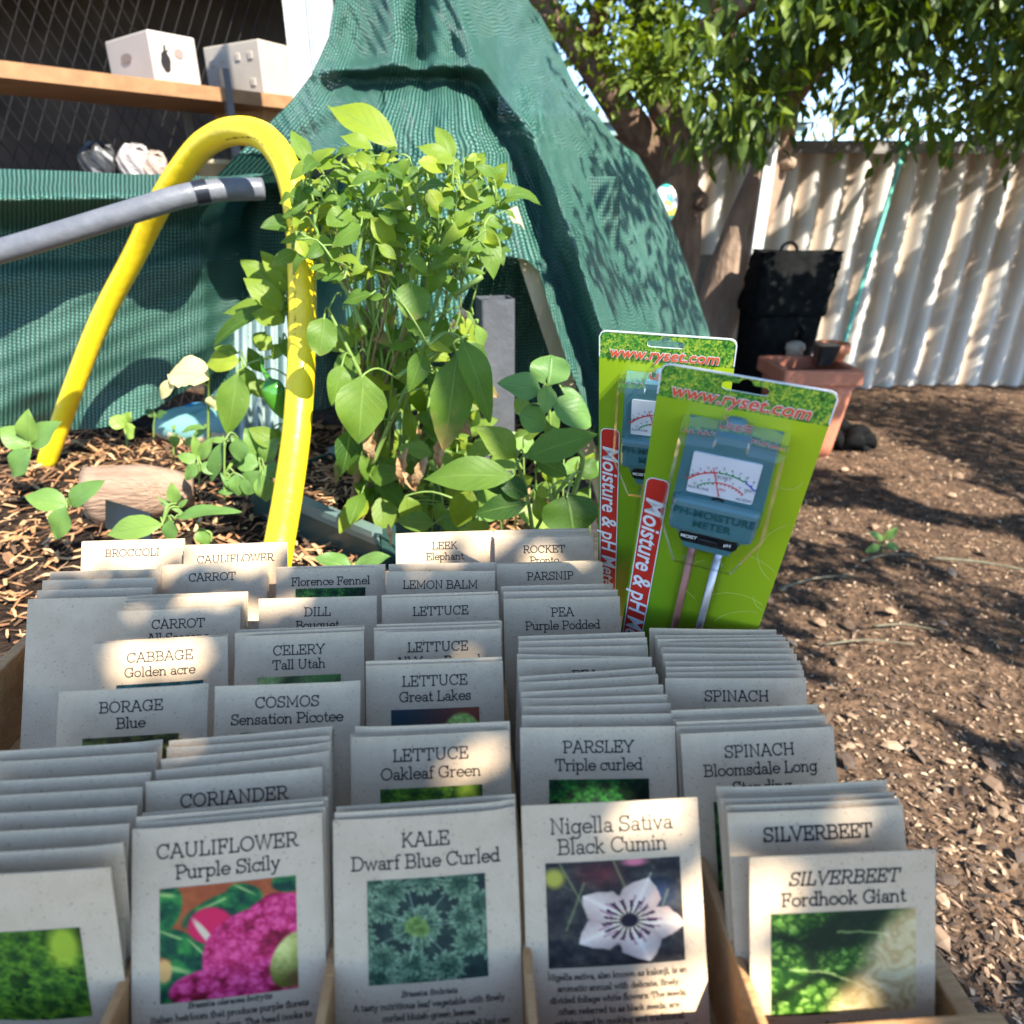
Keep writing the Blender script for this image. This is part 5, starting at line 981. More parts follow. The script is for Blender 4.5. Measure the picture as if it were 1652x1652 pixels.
# ---------------------------------------------------------------- hoops and stakes
yel = mat('yellow_plastic_pipe', (.88, .66, .016), (.80, .55, .012), 9, .36, spec=.45, bump=.15, bscale=60)
mb = MB(); r_ = .0222
hp = [P(70, 760, 1.62), P(150, 545, 1.58), P(217, 412, 1.53), P(262, 322, 1.47), P(312, 250, 1.41), P(350, 220, 1.36), P(390, 211, 1.31), P(430, 224, 1.27), P(462, 270, 1.235), P(480, 340, 1.20), P(487, 440, 1.16), P(487, 560, 1.12), P(479, 690, 1.05), P(464, 800, .965), P(450, 880, .90), P(437, 960, .85)]
mb.tube(hp, [r_, r_], 18, 6); hoop = tag(mb.build('pipe_hoop', yel, None, True), 'bright yellow plastic pipe bent into a hoop over the bed', 'hoop')
mb = MB(); hc = catmull(hp, 30); random.seed(3)
for i in range(150, len(hc) - 2, 1):
    if random.random() < .45 or (i // 34) % 3 == 1: continue
    c = hc[i]; d = (hc[i + 1] - c).normalized(); v = (Vector((0, 0, CAM_Z)) - c); v = (v - d * v.dot(d)).normalized(); s_ = d.cross(v); nrm = (v * .86 + s_ * .5).normalized(); w2 = nrm.cross(d).normalized() * random.uniform(.0006, .0016)
    p0 = c + nrm * (r_ + .0004); p1 = p0 + d * random.uniform(.0008, .003); mb.face([mb.vert(p) for p in (p0 - w2, p1 - w2, p1 + w2, p0 + w2)])
mb.build('printed_marks', plain('faded_print', (.22, .15, .02), .6), hoop)
mb = MB(); r2 = .0195; gp = [P(-120, 440, 1.22), P(60, 388, 1.26), P(207, 343, 1.30), P(290, 318, 1.33), P(350, 307, 1.36), P(424, 305, 1.40)]
mb.tube(gp, [r2, r2], 16, 8); gpipe = tag(mb.build('grey_pipe', mat('grey_plastic_pipe', (.14, .145, .155), (.10, .105, .115), 30, .42, bump=.12), None, True), 'grey plastic pipe with a band of black tape reaching into the hoop', 'pipe')
mb = MB(); cps = catmull(gp, 8); i0 = min(range(len(cps)), key=lambda i: (cps[i] - P(322, 312, 1.345)).length); mb.tube(cps[i0 - 1:i0 + 3], [r2 + .0016] * 4, 16, cap=False); mb.build('black_tape', plain('black_tape', (.012, .014, .022), .3), gpipe, True)
mb = MB(); mb.tube([P(640, 300, 1.66), P(690, 420, 1.62), P(735, 530, 1.58), P(760, 650, 1.56)], [.019] * 4, 14, 6); tag(mb.build('dark_pipe', plain('dark_grey_pipe', (.085, .088, .10), .4), None, True), 'dark grey pipe slanting down behind the chilli plant', 'pipe')
# black square tube
sqc = P(798, 480, 1.45); post_b = empty('square_tube', (sqc.x, 1.45, ZS), 'grey black square hollow plastic tube standing behind the chilli', 'tube'); tz0, tz1 = ZS - .05, sqc.z; rot45 = Matrix.Rotation(R(14), 4, 'Z'); grey_p = mat('dark_grey_plastic', (.085, .088, .095), (.055, .058, .062), 14, .55, bump=.2)
hw = .035
for tt in ('o',):
    mb = MB(); mt = Matrix.Translation((sqc.x, 1.45, 0)) @ rot45
    out = rrect(-hw, -hw, hw, hw, .006); inn = [(x * .9, y * .9) for x, y in out]; n = len(out)
    A = [mb.vert(mt @ Vector((x, y, tz0))) for x, y in out]; B_ = [mb.vert(mt @ Vector((x, y, tz1))) for x, y in out]; C_ = [mb.vert(mt @ Vector((x, y, tz1))) for x, y in inn]; D_ = [mb.vert(mt @ Vector((x, y, tz0))) for x, y in inn]
    for i in range(n):
        j = (i + 1) % n; mb.face((A[i], A[j], B_[j], B_[i])); mb.face((B_[i], B_[j], C_[j], C_[i])); mb.face((C_[i], C_[j], D_[j], D_[i]))
    for a in (R(45), R(135)):
        dd = Vector((math.cos(a), math.sin(a), 0)); ss = Vector((-dd.y, dd.x, 0)) * .0012
        v = [mb.vert(mt @ (dd * s_ * hw * 1.18 + ss * k + Vector((0, 0, z)))) for s_, k, z in ((-1, -1, tz0), (1, -1, tz0), (1, -1, tz1 - .004), (-1, -1, tz1 - .004), (-1, 1, tz0), (1, 1, tz0), (1, 1, tz1 - .004), (-1, 1, tz1 - .004))]
        mb.face((v[0], v[1], v[2], v[3])); mb.face((v[5], v[4], v[7], v[6])); mb.face((v[3], v[2], v[6], v[7]))
    mb.build('tube_wall', grey_p, post_b)
mb = MB(); a, b = P(938, 690, 1.52), P(851, 425, 1.62); d = (b - a).normalized(); a = a - d * .25; b = b + d * .12; rt = Matrix((d.cross(Vector((0, 1, 0))).normalized(), d.cross(d.cross(Vector((0, 1, 0)))).normalized(), d)).transposed()
mb.box((a + b) / 2, (.034, .018, (b - a).length), rt); tag(mb.build('timber_stake', mat('pale_pine', (.62, .48, .29), (.52, .38, .21), 6, .65, stretch=(6, 6, .6))), 'pale pine stake slanting under the edge of the shade cloth', 'stake')

# ---------------------------------------------------------------- shade cloth
cl_m, t, bs = nodes('green_knitted_shade_cloth'); Lk = t.links
uv = N(t, 'ShaderNodeUVMap'); sx = N(t, 'ShaderNodeSeparateXYZ'); Lk.new(uv.outputs[0], sx.inputs[0])
def ma(op, a, b=None, clamp=False):
    n = N(t, 'ShaderNodeMath', operation=op, use_clamp=clamp)
    for i, q in enumerate((a, b)):
        if q is None: continue
        if isinstance(q, (int, float)): n.inputs[i].default_value = q
        else: Lk.new(q, n.inputs[i])
    return n.outputs[0]
no = N(t, 'ShaderNodeTexNoise'); no.inputs['Scale'].default_value = 420; no.inputs['Detail'].default_value = 3; no.inputs['Roughness'].default_value = .7; Lk.new(uv.outputs[0], no.inputs['Vector'])
n2 = N(t, 'ShaderNodeTexNoise'); n2.inputs['Scale'].default_value = 7; n2.inputs['Detail'].default_value = 3; Lk.new(uv.outputs[0], n2.inputs['Vector'])
U = ma('ADD', ma('MULTIPLY', sx.outputs[0], 620.0), ma('MULTIPLY', n2.outputs['Fac'], 6.0)); V = ma('MULTIPLY', sx.outputs[1], 700.0)
st = ma('ADD', ma('MULTIPLY', ma('SINE', U), .5), .5)
lp = ma('ADD', ma('MULTIPLY', ma('SINE', ma('ADD', V, ma('MULTIPLY', ma('SINE', U), 1.2))), .5), .5)
h_ = ma('ADD', ma('MULTIPLY', st, .36), ma('MULTIPLY', lp, .26)); h_ = ma('ADD', h_, ma('MULTIPLY', no.outputs['Fac'], .72))
rp = N(t, 'ShaderNodeValToRGB'); e = rp.color_ramp.elements; e[0].position = .30; e[0].color = (.0015, .018, .014, 1); e[1].position = 1.0; e[1].color = (.22, .44, .34, 1); k = e.new(.72); k.color = (.005, .082, .052, 1)  # green knit threads; the palest stop paints their sparkle into the colour
Lk.new(h_, rp.inputs[0]); Lk.new(rp.outputs[0], bs.inputs['Base Color']); bs.inputs['Roughness'].default_value = .36; bs.inputs['Specular IOR Level'].default_value = .7
bp = N(t, 'ShaderNodeBump'); bp.inputs['Strength'].default_value = .9; bp.inputs['Distance'].default_value = .005; Lk.new(h_, bp.inputs['Height']); Lk.new(bp.outputs[0], bs.inputs['Normal'])
tr = N(t, 'ShaderNodeBsdfTranslucent'); Lk.new(rp.outputs[0], tr.inputs[0]); ms = N(t, 'ShaderNodeMixShader'); ms.inputs[0].default_value = .16
Lk.new(bs.outputs[0], ms.inputs[1]); Lk.new(tr.outputs[0], ms.inputs[2])
tp = N(t, 'ShaderNodeBsdfTransparent'); hole = ma('MULTIPLY', ma('LESS_THAN', h_, .36), .8); ms2 = N(t, 'ShaderNodeMixShader'); Lk.new(hole, ms2.inputs[0]); Lk.new(ms.outputs[0], ms2.inputs[1]); Lk.new(tp.outputs[0], ms2.inputs[2]); Lk.new(ms2.outputs[0], t.nodes['Material Output'].inputs[0])

def g_(x, c, w_): return math.exp(-((x - c) / w_) ** 2)
Lb = ((-120, 575), (0, 540), (60, 530), (120, 503), (165, 468), (200, 432), (240, 393), (285, 348), (340, 335), (420, 330), (700, 320))
Rb = ((-120, 800), (0, 851), (40, 874), (75, 896), (150, 930), (215, 986), (250, 1030), (330, 1072), (400, 1098), (460, 1118), (530, 1142), (600, 1160), (720, 1180))
Rdg = ((-120, 700), (0, 735), (60, 752), (110, 778), (150, 806), (200, 845), (300, 893), (400, 926), (500, 962), (600, 990), (720, 1010))
Vly = ((-120, 690), (110, 740), (150, 772), (200, 812), (300, 856), (400, 886), (500, 922), (600, 955), (720, 985))
Btm = ((300, 560), (700, 560), (740, 500), (770, 440), (800, 418), (820, 413), (850, 419), (870, 438), (888, 500), (912, 575), (940, 645), (968, 705), (1010, 790), (1200, 835))
def cloth_Y(x, y):
    xr, xv = interp(y, Rdg), interp(y, Vly)
    Y = 1.98 - .00085 * max(-120, min(y, 120)) - (.0011 * (y - 120) if y > 120 else 0)
    if x > xr: Y = Y - .05 + .0046 * (x - xr) + .00095 * max(0, y - 120) * min(1, (x - xr) / 90.0) + .012 * math.sin((x - xr) / 21.0 + y / 90.0) * min(1, (x - xr) / 40)
    else:
        deep = max(0, min(1, (y - 95) / 90.0))
        Y += deep * (.115 * g_(x, xv, 26) - .05 * g_(x, xr + 4, 20)) - (1 - deep) * .05 * g_(x, xr, 22)
        # hem of the upper fold and the belly under it
        yc = 108 + .00028 * (x - 660) ** 2 * (1 if x > 660 else 1.6)
        on = 1 / (1 + math.exp(-(x - 520) / 14)) * (1 / (1 + math.exp((x - 775) / 12)))
        Y += on * (-.05 * g_(y, yc - 2, 11) + .055 * g_(y, yc + 24, 16) - .05 * g_(y, yc + 110, 70))
        if y < 130:
            k = max(0, min(1, (112 - y) / 14.0)); Y += k * (.11 * g_(x, 676, 15) + .05 * g_(x, 590, 24) - .045 * g_(x, 630, 22) - .03 * g_(x, 712, 16)) 
            Y += .05 * g_(x, 560, 16) * g_(y, 60, 70)
        Y += .035 * g_(y - .55 * (560 - x), 190, 20) * (x < 620) - .03 * g_(y - .45 * (560 - x), 240, 26) * (x < 620) + .03 * g_(y - .25 * (560 - x), 275, 14) * (x < 640)
        Y += .010 * math.sin(x / 19.0 + y / 47.0) * deep + .006 * math.sin(x / 8.0 - y / 60.0)
    if y > 250 and x < 560: Y += .8 * max(0, min(1, (560 - x) / 120)) * min(1, (y - 250) / 40.0)
    Y += .004 * math.sin(x * .13 + y * .09) + .003 * math.sin(x * .31 - y * .17)
    return Y
cloth = empty('shade_cloth', P(760, 560, 1.7), 'dark green knitted shade cloth draped like a tent over the garden bed', 'shade cloth')
def cl(u, v):
    y0 = -120; 
    # x from the widths of the row it ends on, rows warped to the hem
    y = y0 + v * 860
    for _ in range(3):
        x = lerp(interp(y, Lb), interp(y, Rb), u); yb = interp(x, Btm); y = y0 + v * (yb - y0)
    return x, y
NU, NV = 190, 170; mb = MB()
pts = [[P(*cl(i / NU, j / NV), cloth_Y(*cl(i / NU, j / NV))) for i in range(NU + 1)] for j in range(NV + 1)]
def net(mb, pts, rot=0.0, uvfun=None):
    nv_, nu_ = len(pts) - 1, len(pts[0]) - 1
    ids = [[mb.vert(p) for p in row] for row in pts]
    U = [[0] * (nu_ + 1) for _ in range(nv_ + 1)]; Vv = [[0] * (nu_ + 1) for _ in range(nv_ + 1)]
    mid = nv_ // 2
    for i in range(1, nu_ + 1):
        s_ = sum((pts[j][i] - pts[j][i - 1]).length for j in range(0, nv_ + 1, 10)) / len(range(0, nv_ + 1, 10))
        for j in range(nv_ + 1): U[j][i] = U[j][i - 1] + s_
    for i in range(nu_ + 1):
        for j in range(1, nv_ + 1): Vv[j][i] = Vv[j - 1][i] + (pts[j][i] - pts[j - 1][i]).length
    uvc = lambda j, i: (U[j][i], Vv[j][i]) if not uvfun else uvfun(U[j][i], Vv[j][i])
    for j in range(nv_):
        for i in range(nu_): mb.face((ids[j][i], ids[j][i + 1], ids[j + 1][i + 1], ids[j + 1][i]), [uvc(j, i), uvc(j, i + 1), uvc(j + 1, i + 1), uvc(j + 1, i)])
net(mb, pts, 0, lambda u, v: (u * .66, v * .85)); mb.build('tent_panel', cl_m, cloth, True)
# a low spray of the leaning tree stands between the sun and the right side of the shade cloth
random.seed(15)
for i in range(75):
    x, y = random.uniform(925, 1120), random.uniform(230, 560)
    if y < interp(x, ((925, 300), (950, 250), (985, 235), (1050, 270), (1120, 470))) or y > interp(x, ((925, 400), (1000, 470), (1120, 560))): continue
    clump(crown2, P(x, y, cloth_Y(x, y)) + SUN * random.uniform(1.25, 1.75), .075, 15, .075, .030, 1.2, (-.5, .4))
for x, y in ((905, 115), (925, 165), (945, 190), (965, 215), (880, 60)): clump(crown2, P(x, y, cloth_Y(x, y)) + SUN * 1.5, .06, 7, .07, .028, 1, (-.5, .4))
crown2.build('crown', tree_leaf, t2)
# the inner layer seen under the lifted hem
def inner(u, v): x, y = lerp(330, 1000, u), lerp(285, 720, v); return P(x, y, 2.02 + .03 * math.sin(x / 26.0) - .0002 * (y - 300) + .02 * math.sin(x / 11.0 + y / 80))
mb = MB(); net(mb, [[inner(i / 90, j / 50) for i in range(91)] for j in range(51)]); mb.build('inner_layer', cl_m, cloth, True)
# left wing
Wt = ((-150, 268), (120, 276), (207, 281), (300, 281), (345, 287), (400, 281), (470, 278), (560, 300)); Wb = ((-150, 705), (150, 692), (210, 682), (262, 652), (330, 612), (400, 560), (450, 520), (560, 500))
def wing(u, v):
    x = lerp(-150, 520, u); y = lerp(interp(x, Wt), interp(x, Wb), v); s_ = y - .22 * (x - 300)
    Y = 1.74 + .08 * v + .06 * math.exp(-v * 9) * 2.2 + .0003 * (x - 300)
    yf = interp(x, ((-150, 350), (207, 345), (300, 345), (345, 330), (430, 300), (520, 296)))
    Y += -.20 * g_(y, yf - 28, 26) + .06 * g_(y, yf + 26, 24) - .02 * g_(s_, 400, 30) + .05 * g_(y, interp(x, ((-150, 420), (207, 412), (350, 390), (470, 330))), 20)
    if x > 330: Y += .0026 * (x - 330) * min(1, max(0, (y - 290) / 40.0))
    Y += .012 * math.sin(s_ / 21.0 + x / 90.0) * (1 - v) + .012 * math.sin(x / 52.0 + y / 60.0) + .002 * math.sin(x * .07 + y * .16) + (.06 * (v - .85) / .15 * math.sin(x / 40.0) if v > .85 else 0)
    return P(x, y, Y)
mb = MB(); net(mb, [[wing(i / 130, j / 90) for i in range(131)] for j in range(91)]); mb.build('side_wing', cl_m, cloth, True)
# pale cloth and bag glimpsed behind the pepper plant
pale = mat('pale_ribbed_cloth', (.40, .50, .47), (.26, .37, .35), 300, .7, stretch=(1, .05, .05), bump=.3)
mb = MB(); net(mb, [[P(lerp(378, 470, u / 24), lerp(476, 700, v / 24) + 40 * (1 - u / 24) ** 2, 1.58 + .02 * math.sin(u * 1.1) + .03 * v / 24) for u in range(25)] for v in range(25)]); tag(mb.build('pale_cloth', pale, None, True), 'pale ribbed cloth hanging behind the hoop and pepper leaves', 'cloth')
sack_m, t, bs = nodes('printed_sack'); tc = N(t, 'ShaderNodeTexCoord'); sx = N(t, 'ShaderNodeSeparateXYZ'); t.links.new(tc.outputs['Object'], sx.inputs[0]); no = N(t, 'ShaderNodeTexNoise'); no.inputs['Scale'].default_value = 14; t.links.new(tc.outputs['Object'], no.inputs['Vector']); mq = N(t, 'ShaderNodeMath', operation='MULTIPLY_ADD'); t.links.new(no.outputs['Fac'], mq.inputs[0]); mq.inputs[1].default_value = .1; t.links.new(sx.outputs[2], mq.inputs[2]); rp = N(t, 'ShaderNodeValToRGB'); rp.color_ramp.interpolation = 'CONSTANT'; e = rp.color_ramp.elements; e[0].color = (.62, .52, .34, 1); e[1].position = .945; e[1].color = (.03, .24, .50, 1); k = e.new(.87); k.color = (.16, .34, .32, 1); t.links.new(mq.outputs[0], rp.inputs[0]); t.links.new(rp.outputs[0], bs.inputs['Base Color'])
mb = MB(); c = P(335, 690, 1.80); c.z = ZS; mb.grid(lambda u, v: c + Vector((math.cos(u * 6.2832) * (abs(math.sin(v * 3.1416)) ** .6) * .14 * (1 + .1 * math.sin(u * 19 + v * 5)), math.sin(u * 6.2832) * (abs(math.sin(v * 3.1416)) ** .6) * .07, (1 + math.cos(v * 3.1416)) * .05 * (1 + .08 * math.sin(u * 25)))), 30, 14); tag(mb.build('garden_sack', sack_m, None, True), 'crumpled sack with a blue and teal print under the cloth edge', 'sack')
# ---------------------------------------------------------------- plants in the bed
chilli_leaf = leaf_mat('chilli_leaf', (.125, .225, .028), (.30, .37, .030), (.035, .095, .016), rough=.48, trans=.48, vein=(.26, .40, .10), brown=(.42, .26, .11))
stem_m = mat('green_stem', (.19, .29, .06), (.12, .19, .04), 40, .5); old_stem = mat('woody_stem', (.27, .17, .085), (.15, .095, .05), 50, .75, bump=.6, bscale=120)
dry_m = mat('dry_leaf', (.52, .36, .19), (.33, .17, .07), 40, .8, bump=.5); dry_m.node_tree.nodes['Principled BSDF'].inputs['Base Color']
PROF = {'ovate': ((0, .05), (.06, .28), (.18, .74), (.34, 1), (.55, .93), (.75, .62), (.9, .28), (.97, .10), (1, .01)),
        'round': ((0, .08), (.06, .45), (.2, .88), (.42, 1), (.65, .95), (.85, .68), (.95, .40), (1, .08)),
        'lance': ((0, .05), (.1, .4), (.3, .9), (.45, 1), (.65, .8), (.85, .4), (.95, .15), (1, .01))}
def leaf(mb, base, tip, W, n=None, sag=.12, fold=.25, curl=.0, tint=0.0, shape='ovate', nl=10, wave=.06, twist=0.0, notch=0.0):
    base, tip = Vector(base), Vector(tip); d = tip - base; L = d.length; d.normalize()
    if n is None: n = Vector((random.uniform(-.3, .3), -.75, .75))
    n = Vector(n); n = (n - d * n.dot(d)); n = n.normalized() if n.length > 1e-4 else Vector((0, -1, 0)); s_ = d.cross(n).normalized()
    ph = random.uniform(0, 6); pr = PROF[shape]; rows = []; cols = (-1, -.55, 0, .55, 1)
    for i in range(nl + 1):
        t_ = i / nl; hw = W / 2 * interp(t_, pr); c = base + d * L * t_ + n * (sag * L * 4 * t_ * (1 - t_) * .6 - curl * L * t_ * t_)
        tw = twist * t_; ct, st_ = math.cos(tw), math.sin(tw); s2 = s_ * ct + n * st_; n2 = n * ct - s_ * st_; row = []
        for k in cols:
            ww = hw * (1 + notch * math.sin(t_ * 31 + k * 5 + ph) * abs(k)); wv = wave * W * abs(k) * math.sin(t_ * 9 + k * 2 + ph)
            row.append(mb.vert(c + s2 * ww * k + n2 * (fold * abs(k) * hw + wv - .25 * fold * hw * k * k), tint))
        rows.append(row)
    for i in range(nl):
        for k in range(4):
            u0, u1 = i / nl, (i + 1) / nl; v0, v1 = (cols[k] + 1) / 2, (cols[k + 1] + 1) / 2
            mb.face((rows[i][k], rows[i + 1][k], rows[i + 1][k + 1], rows[i][k + 1]), [(u0, v0), (u1, v0), (u1, v1), (u0, v1)])
def pl(mb, st, b, t_, w_, Y, dY=0.0, tint=0.0, anchor=None, **k):
    """blade from pixel b to pixel t_, w_ pixels wide, at distance Y"""
    Pb, Pt = P(b[0], b[1], Y), P(t_[0], t_[1], Y + dY); d_ = (Pb.y * CT + (CAM_Z - Pb.z) * ST); leaf(mb, Pb, Pt, w_ * d_ / FPX, tint=tint, **k)
    if anchor is not None and st is not None:
        A = Vector(anchor); m_ = lerp(A, Pb, .55) + Vector((0, 0, .012)); st.tube([A, m_, Pb, lerp(Pb, Pt, .12)], [.0019, .0015, .0013, .0006], 6, 4)
def nearest(skel, p):
    best = None
    for q in skel:
        dd = (q - p).length + max(0, q.z - p.z) * 1.5
        if best is None or dd < best[0]: best = (dd, q)
    return best[1]
FR = Vector((0.25, -.75, .62)); UPN = Vector((.1, -.35, .95)); SIDE = Vector((.5, -.8, .3))

random.seed(33)
ch = empty('chilli_plant', P(585, 905, 1.12), 'tall leafy chilli plant with brown woody stems in the bed centre', 'chilli plant')
st = MB(); wd = MB(); lf = MB(); skel = []
def stem(mb, pts, r, seg=8, rec=True):
    cp = catmull(pts, 5); mb.tube(pts, r, seg, 5)
    if rec: skel.extend(cp)
Y0 = 1.13
wd_list = [([P(568, 915, Y0), P(564, 870, Y0), P(566, 830, Y0), P(575, 780, Y0), P(588, 730, Y0 - .01)], [.0085, .0075, .007, .006, .005]),
 ([P(576, 910, Y0), P(588, 880, Y0), P(602, 845, Y0), P(596, 805, Y0), P(600, 750, Y0), P(625, 700, Y0)], [.008, .0075, .007, .0065, .006, .005]),
 ([P(566, 838, Y0), P(585, 826, Y0), P(597, 818, Y0)], [.006, .005, .004]), ([P(590, 885, Y0), P(615, 845, Y0), P(640, 820, Y0)], [.004, .003, .002]),
 ([P(560, 720, Y0), P(555, 690, Y0 + .02), P(580, 650, Y0 + .03)], [.003, .003, .003])]
for p, r in wd_list: stem(wd, p, r)
main = [([(588, 730), (600, 640), (590, 540), (570, 450), (548, 360), (540, 290)], 0), ([(625, 700), (640, 610), (660, 520), (655, 430), (640, 340), (632, 270)], .02), ([(600, 750), (640, 660), (672, 590), (700, 500), (722, 420), (735, 330), (755, 275)], -.02),
 ([(655, 640), (690, 560), (730, 470), (742, 400), (752, 340), (790, 300)], .03), ([(590, 540), (560, 470), (520, 410), (505, 330), (498, 270)], -.03), ([(640, 610), (625, 520), (612, 420), (600, 330), (585, 250)], .03), ([(660, 520), (690, 430), (690, 340), (700, 270)], .05), ([(600, 640), (560, 560), (530, 500)], -.03),
 ([(570, 450), (585, 380), (600, 330), (590, 280)], -.05), ([(655, 430), (672, 380), (668, 300), (690, 260)], -.03), ([(722, 420), (760, 385), (785, 360)], -.02), ([(612, 420), (580, 340), (570, 300)], .06), ([(640, 610), (690, 575), (740, 548), (757, 540)], -.06)]
for p, dy in main:
    n = len(p); pts = [P(x, y, Y0 - .03 + dy + random.uniform(-.008, .008)) for x, y in p]; stem(st, pts, [.0042, .0036, .003, .0026, .0018])
for i in range(34):
    x0, y0 = random.uniform(575, 680), random.uniform(600, 760); x1 = x0 + (x0 - 615) * random.uniform(.3, 1.3) + random.uniform(-40, 70); y1 = random.uniform(300, 470); yy = Y0 - .02 + random.uniform(-.06, .08)
    stem(wd if i % 4 == 0 else st, [P(x0, y0, Y0), P(lerp(x0, x1, .3) + random.uniform(-22, 22), lerp(y0, y1, .35), lerp(Y0, yy, .5)), P(lerp(x0, x1, .7) + random.uniform(-24, 24), lerp(y0, y1, .7), yy), P(x1, y1, yy)], [.0028, .0024, .002, .0014], 6)
# twigs and small leaves through the head of the plant
def inside(x, y):
    lo = interp(x, ((465, 400), (500, 420), (560, 600), (640, 640), (720, 600), (760, 470), (830, 380))); hi_ = interp(x, ((465, 300), (490, 250), (560, 240), (640, 245), (720, 240), (780, 260), (830, 300))); return hi_ < y < lo
cnt = 0
while cnt < 340:
    x, y = random.uniform(470, 820), random.uniform(230, 640) if random.random() < .3 else random.uniform(235, 440)
    if not inside(x, y): continue
    Yq = Y0 - .03 + random.gauss(0, .055); b = P(x, y, Yq); big = random.random()
    L = random.uniform(.018, .036) if big < .78 else random.uniform(.04, .055); a = random.uniform(-2.9, .4); dr = Vector((math.cos(a), random.uniform(-.8, .5), -abs(math.sin(a)) * .8 + random.uniform(-.1, .8))).normalized()
    A = nearest(skel, b - Vector((0, 0, .02)))
    if (A - b).length < .12:
        leaf(lf, b, b + dr * L, L * random.uniform(.42, .62), n=Vector((random.uniform(-.4, .8), -.7, random.uniform(.3, 1))), sag=random.uniform(.05, .2), fold=random.uniform(.1, .5), curl=random.uniform(0, .35), tint=random.choice((-.5, -.2, 0, .1, .3, .5, .8, 1.0, 1.15)), nl=6, notch=random.choice((0, 0, .06)))
        st.tube([A, lerp(A, b, .5) + Vector((random.uniform(-.006, .006), 0, random.uniform(.002, .014))), b], [.0016, .0013, .0010], 5, 3); cnt += 1
        if random.random() < .35: skel.append(b)
# buds and flowers stalks
for i in range(55):
    q = random.choice(skel)
    if q.z < 1.18: continue
    e2 = q + Vector((random.uniform(-.025, .025), random.uniform(-.03, .01), random.uniform(-.01, .03))); st.tube([q, lerp(q, e2, .6) + Vector((0, 0, .006)), e2], [.0011, .0010, .0013], 5, 2); st.tube([e2, e2 + Vector((0, -.002, -.006))], [.0022, .0012], 6)
H = [((640, 238), (529, 172), 62, 1.10, .03, .75, dict(n=Vector((-.1, -.75, .8)), fold=.2, sag=.15)), ((600, 240), (548, 220), 30, 1.07, 0, .5, dict(n=FR)), ((728, 264), (703, 204), 34, 1.09, .02, .35, dict(n=FR, fold=.6)), ((732, 262), (672, 236), 30, 1.05, 0, .5, {}), ((735, 262), (690, 258), 24, 1.04, 0, .6, {}),
 ((755, 288), (783, 247), 36, 1.07, 0, .45, {}), ((793, 306), (818, 262), 28, 1.08, 0, .5, dict(fold=.8)), ((790, 300), (842, 307), 14, 1.08, 0, .5, {}), ((782, 362), (796, 452), 42, 1.03, -.02, .1, dict(n=FR, fold=.15)), ((770, 345), (808, 372), 22, 1.04, 0, .1, {}), ((498, 266), (470, 210), 30, 1.10, .02, .15, dict(n=FR)), ((500, 266), (541, 240), 24, 1.06, 0, .5, {}), ((505, 270), (563, 268), 22, 1.06, 0, .4, {}),
 ((487, 300), (473, 347), 30, 1.05, -.02, -.4, dict(n=SIDE)), ((478, 345), (516, 326), 18, 1.05, 0, .3, {}), ((566, 342), (528, 364), 36, 1.02, -.02, .1, dict(n=FR, shape='round')), ((583, 362), (536, 400), 36, 1.01, -.01, 1.15, dict(n=FR, fold=.12)), ((540, 394), (487, 392), 26, 1.03, 0, .25, {}), ((552, 442), (498, 432), 22, 1.03, 0, .1, {}), ((556, 448), (518, 452), 20, 1.02, 0, -.3, {}),
 ((523, 512), (516, 574), 48, 1.015, -.02, 1.12, dict(n=FR, shape='round', fold=.12)), ((600, 474), (553, 490), 28, 1.02, 0, -.4, {}), ((664, 456), (668, 517), 56, 1.00, -.02, 1.18, dict(n=FR, shape='round', fold=.15)), ((586, 605), (578, 716), 84, .99, -.02, .1, dict(n=FR, fold=.16, notch=.03)), ((552, 588), (535, 655), 40, 1.02, -.02, .0, dict(n=SIDE)), ((738, 572), (715, 728), 74, .985, -.02, 1.3, dict(n=FR, fold=.14, notch=.05)), ((744, 545), (790, 682), 56, .98, -.02, 1.06, dict(n=Vector((.5, -.8, .5)), fold=.2)),
 ((684, 563), (658, 633), 38, 1.0, -.02, -.3, dict(n=SIDE)), ((700, 540), (646, 522), 30, 1.0, 0, 1.1, dict(notch=.12)), ((735, 545), (690, 560), 34, .99, 0, .3, {}), ((735, 565), (745, 660), 44, 1.03, 0, -1.0, dict(n=SIDE)), ((566, 690), (552, 762), 46, 1.0, -.01, -.9, dict(n=SIDE)), ((715, 640), (690, 600), 30, 1.03, 0, -.6, {}), ((625, 300), (585, 318), 26, 1.02, 0, .2, {}), ((660, 318), (700, 330), 26, 1.02, 0, .3, {}), ((640, 360), (610, 345), 24, 1.01, 0, .1, {}), ((690, 305), (712, 345), 30, 1.02, 0, .9, {}), ((736, 330), (706, 330), 28, 1.02, 0, -.2, {}), ((730, 360), (765, 348), 30, 1.01, 0, .3, {}), ((610, 395), (640, 420), 22, 1.0, 0, .4, {}), ((660, 415), (690, 440), 26, .99, 0, .2, {}), ((545, 335), (570, 310), 22, 1.02, 0, -.1, {}), ((580, 300), (560, 280), 20, 1.03, 0, .3, {}), ((775, 352), (812, 368), 26, 1.05, 0, -.2, {})]
for b, tp_, w_, Y, dY, ti, kw in H: pl(lf, st, b, tp_, w_, Y, dY, ti, nearest(skel, P(b[0], b[1], Y)), **{**dict(sag=.1), **kw})
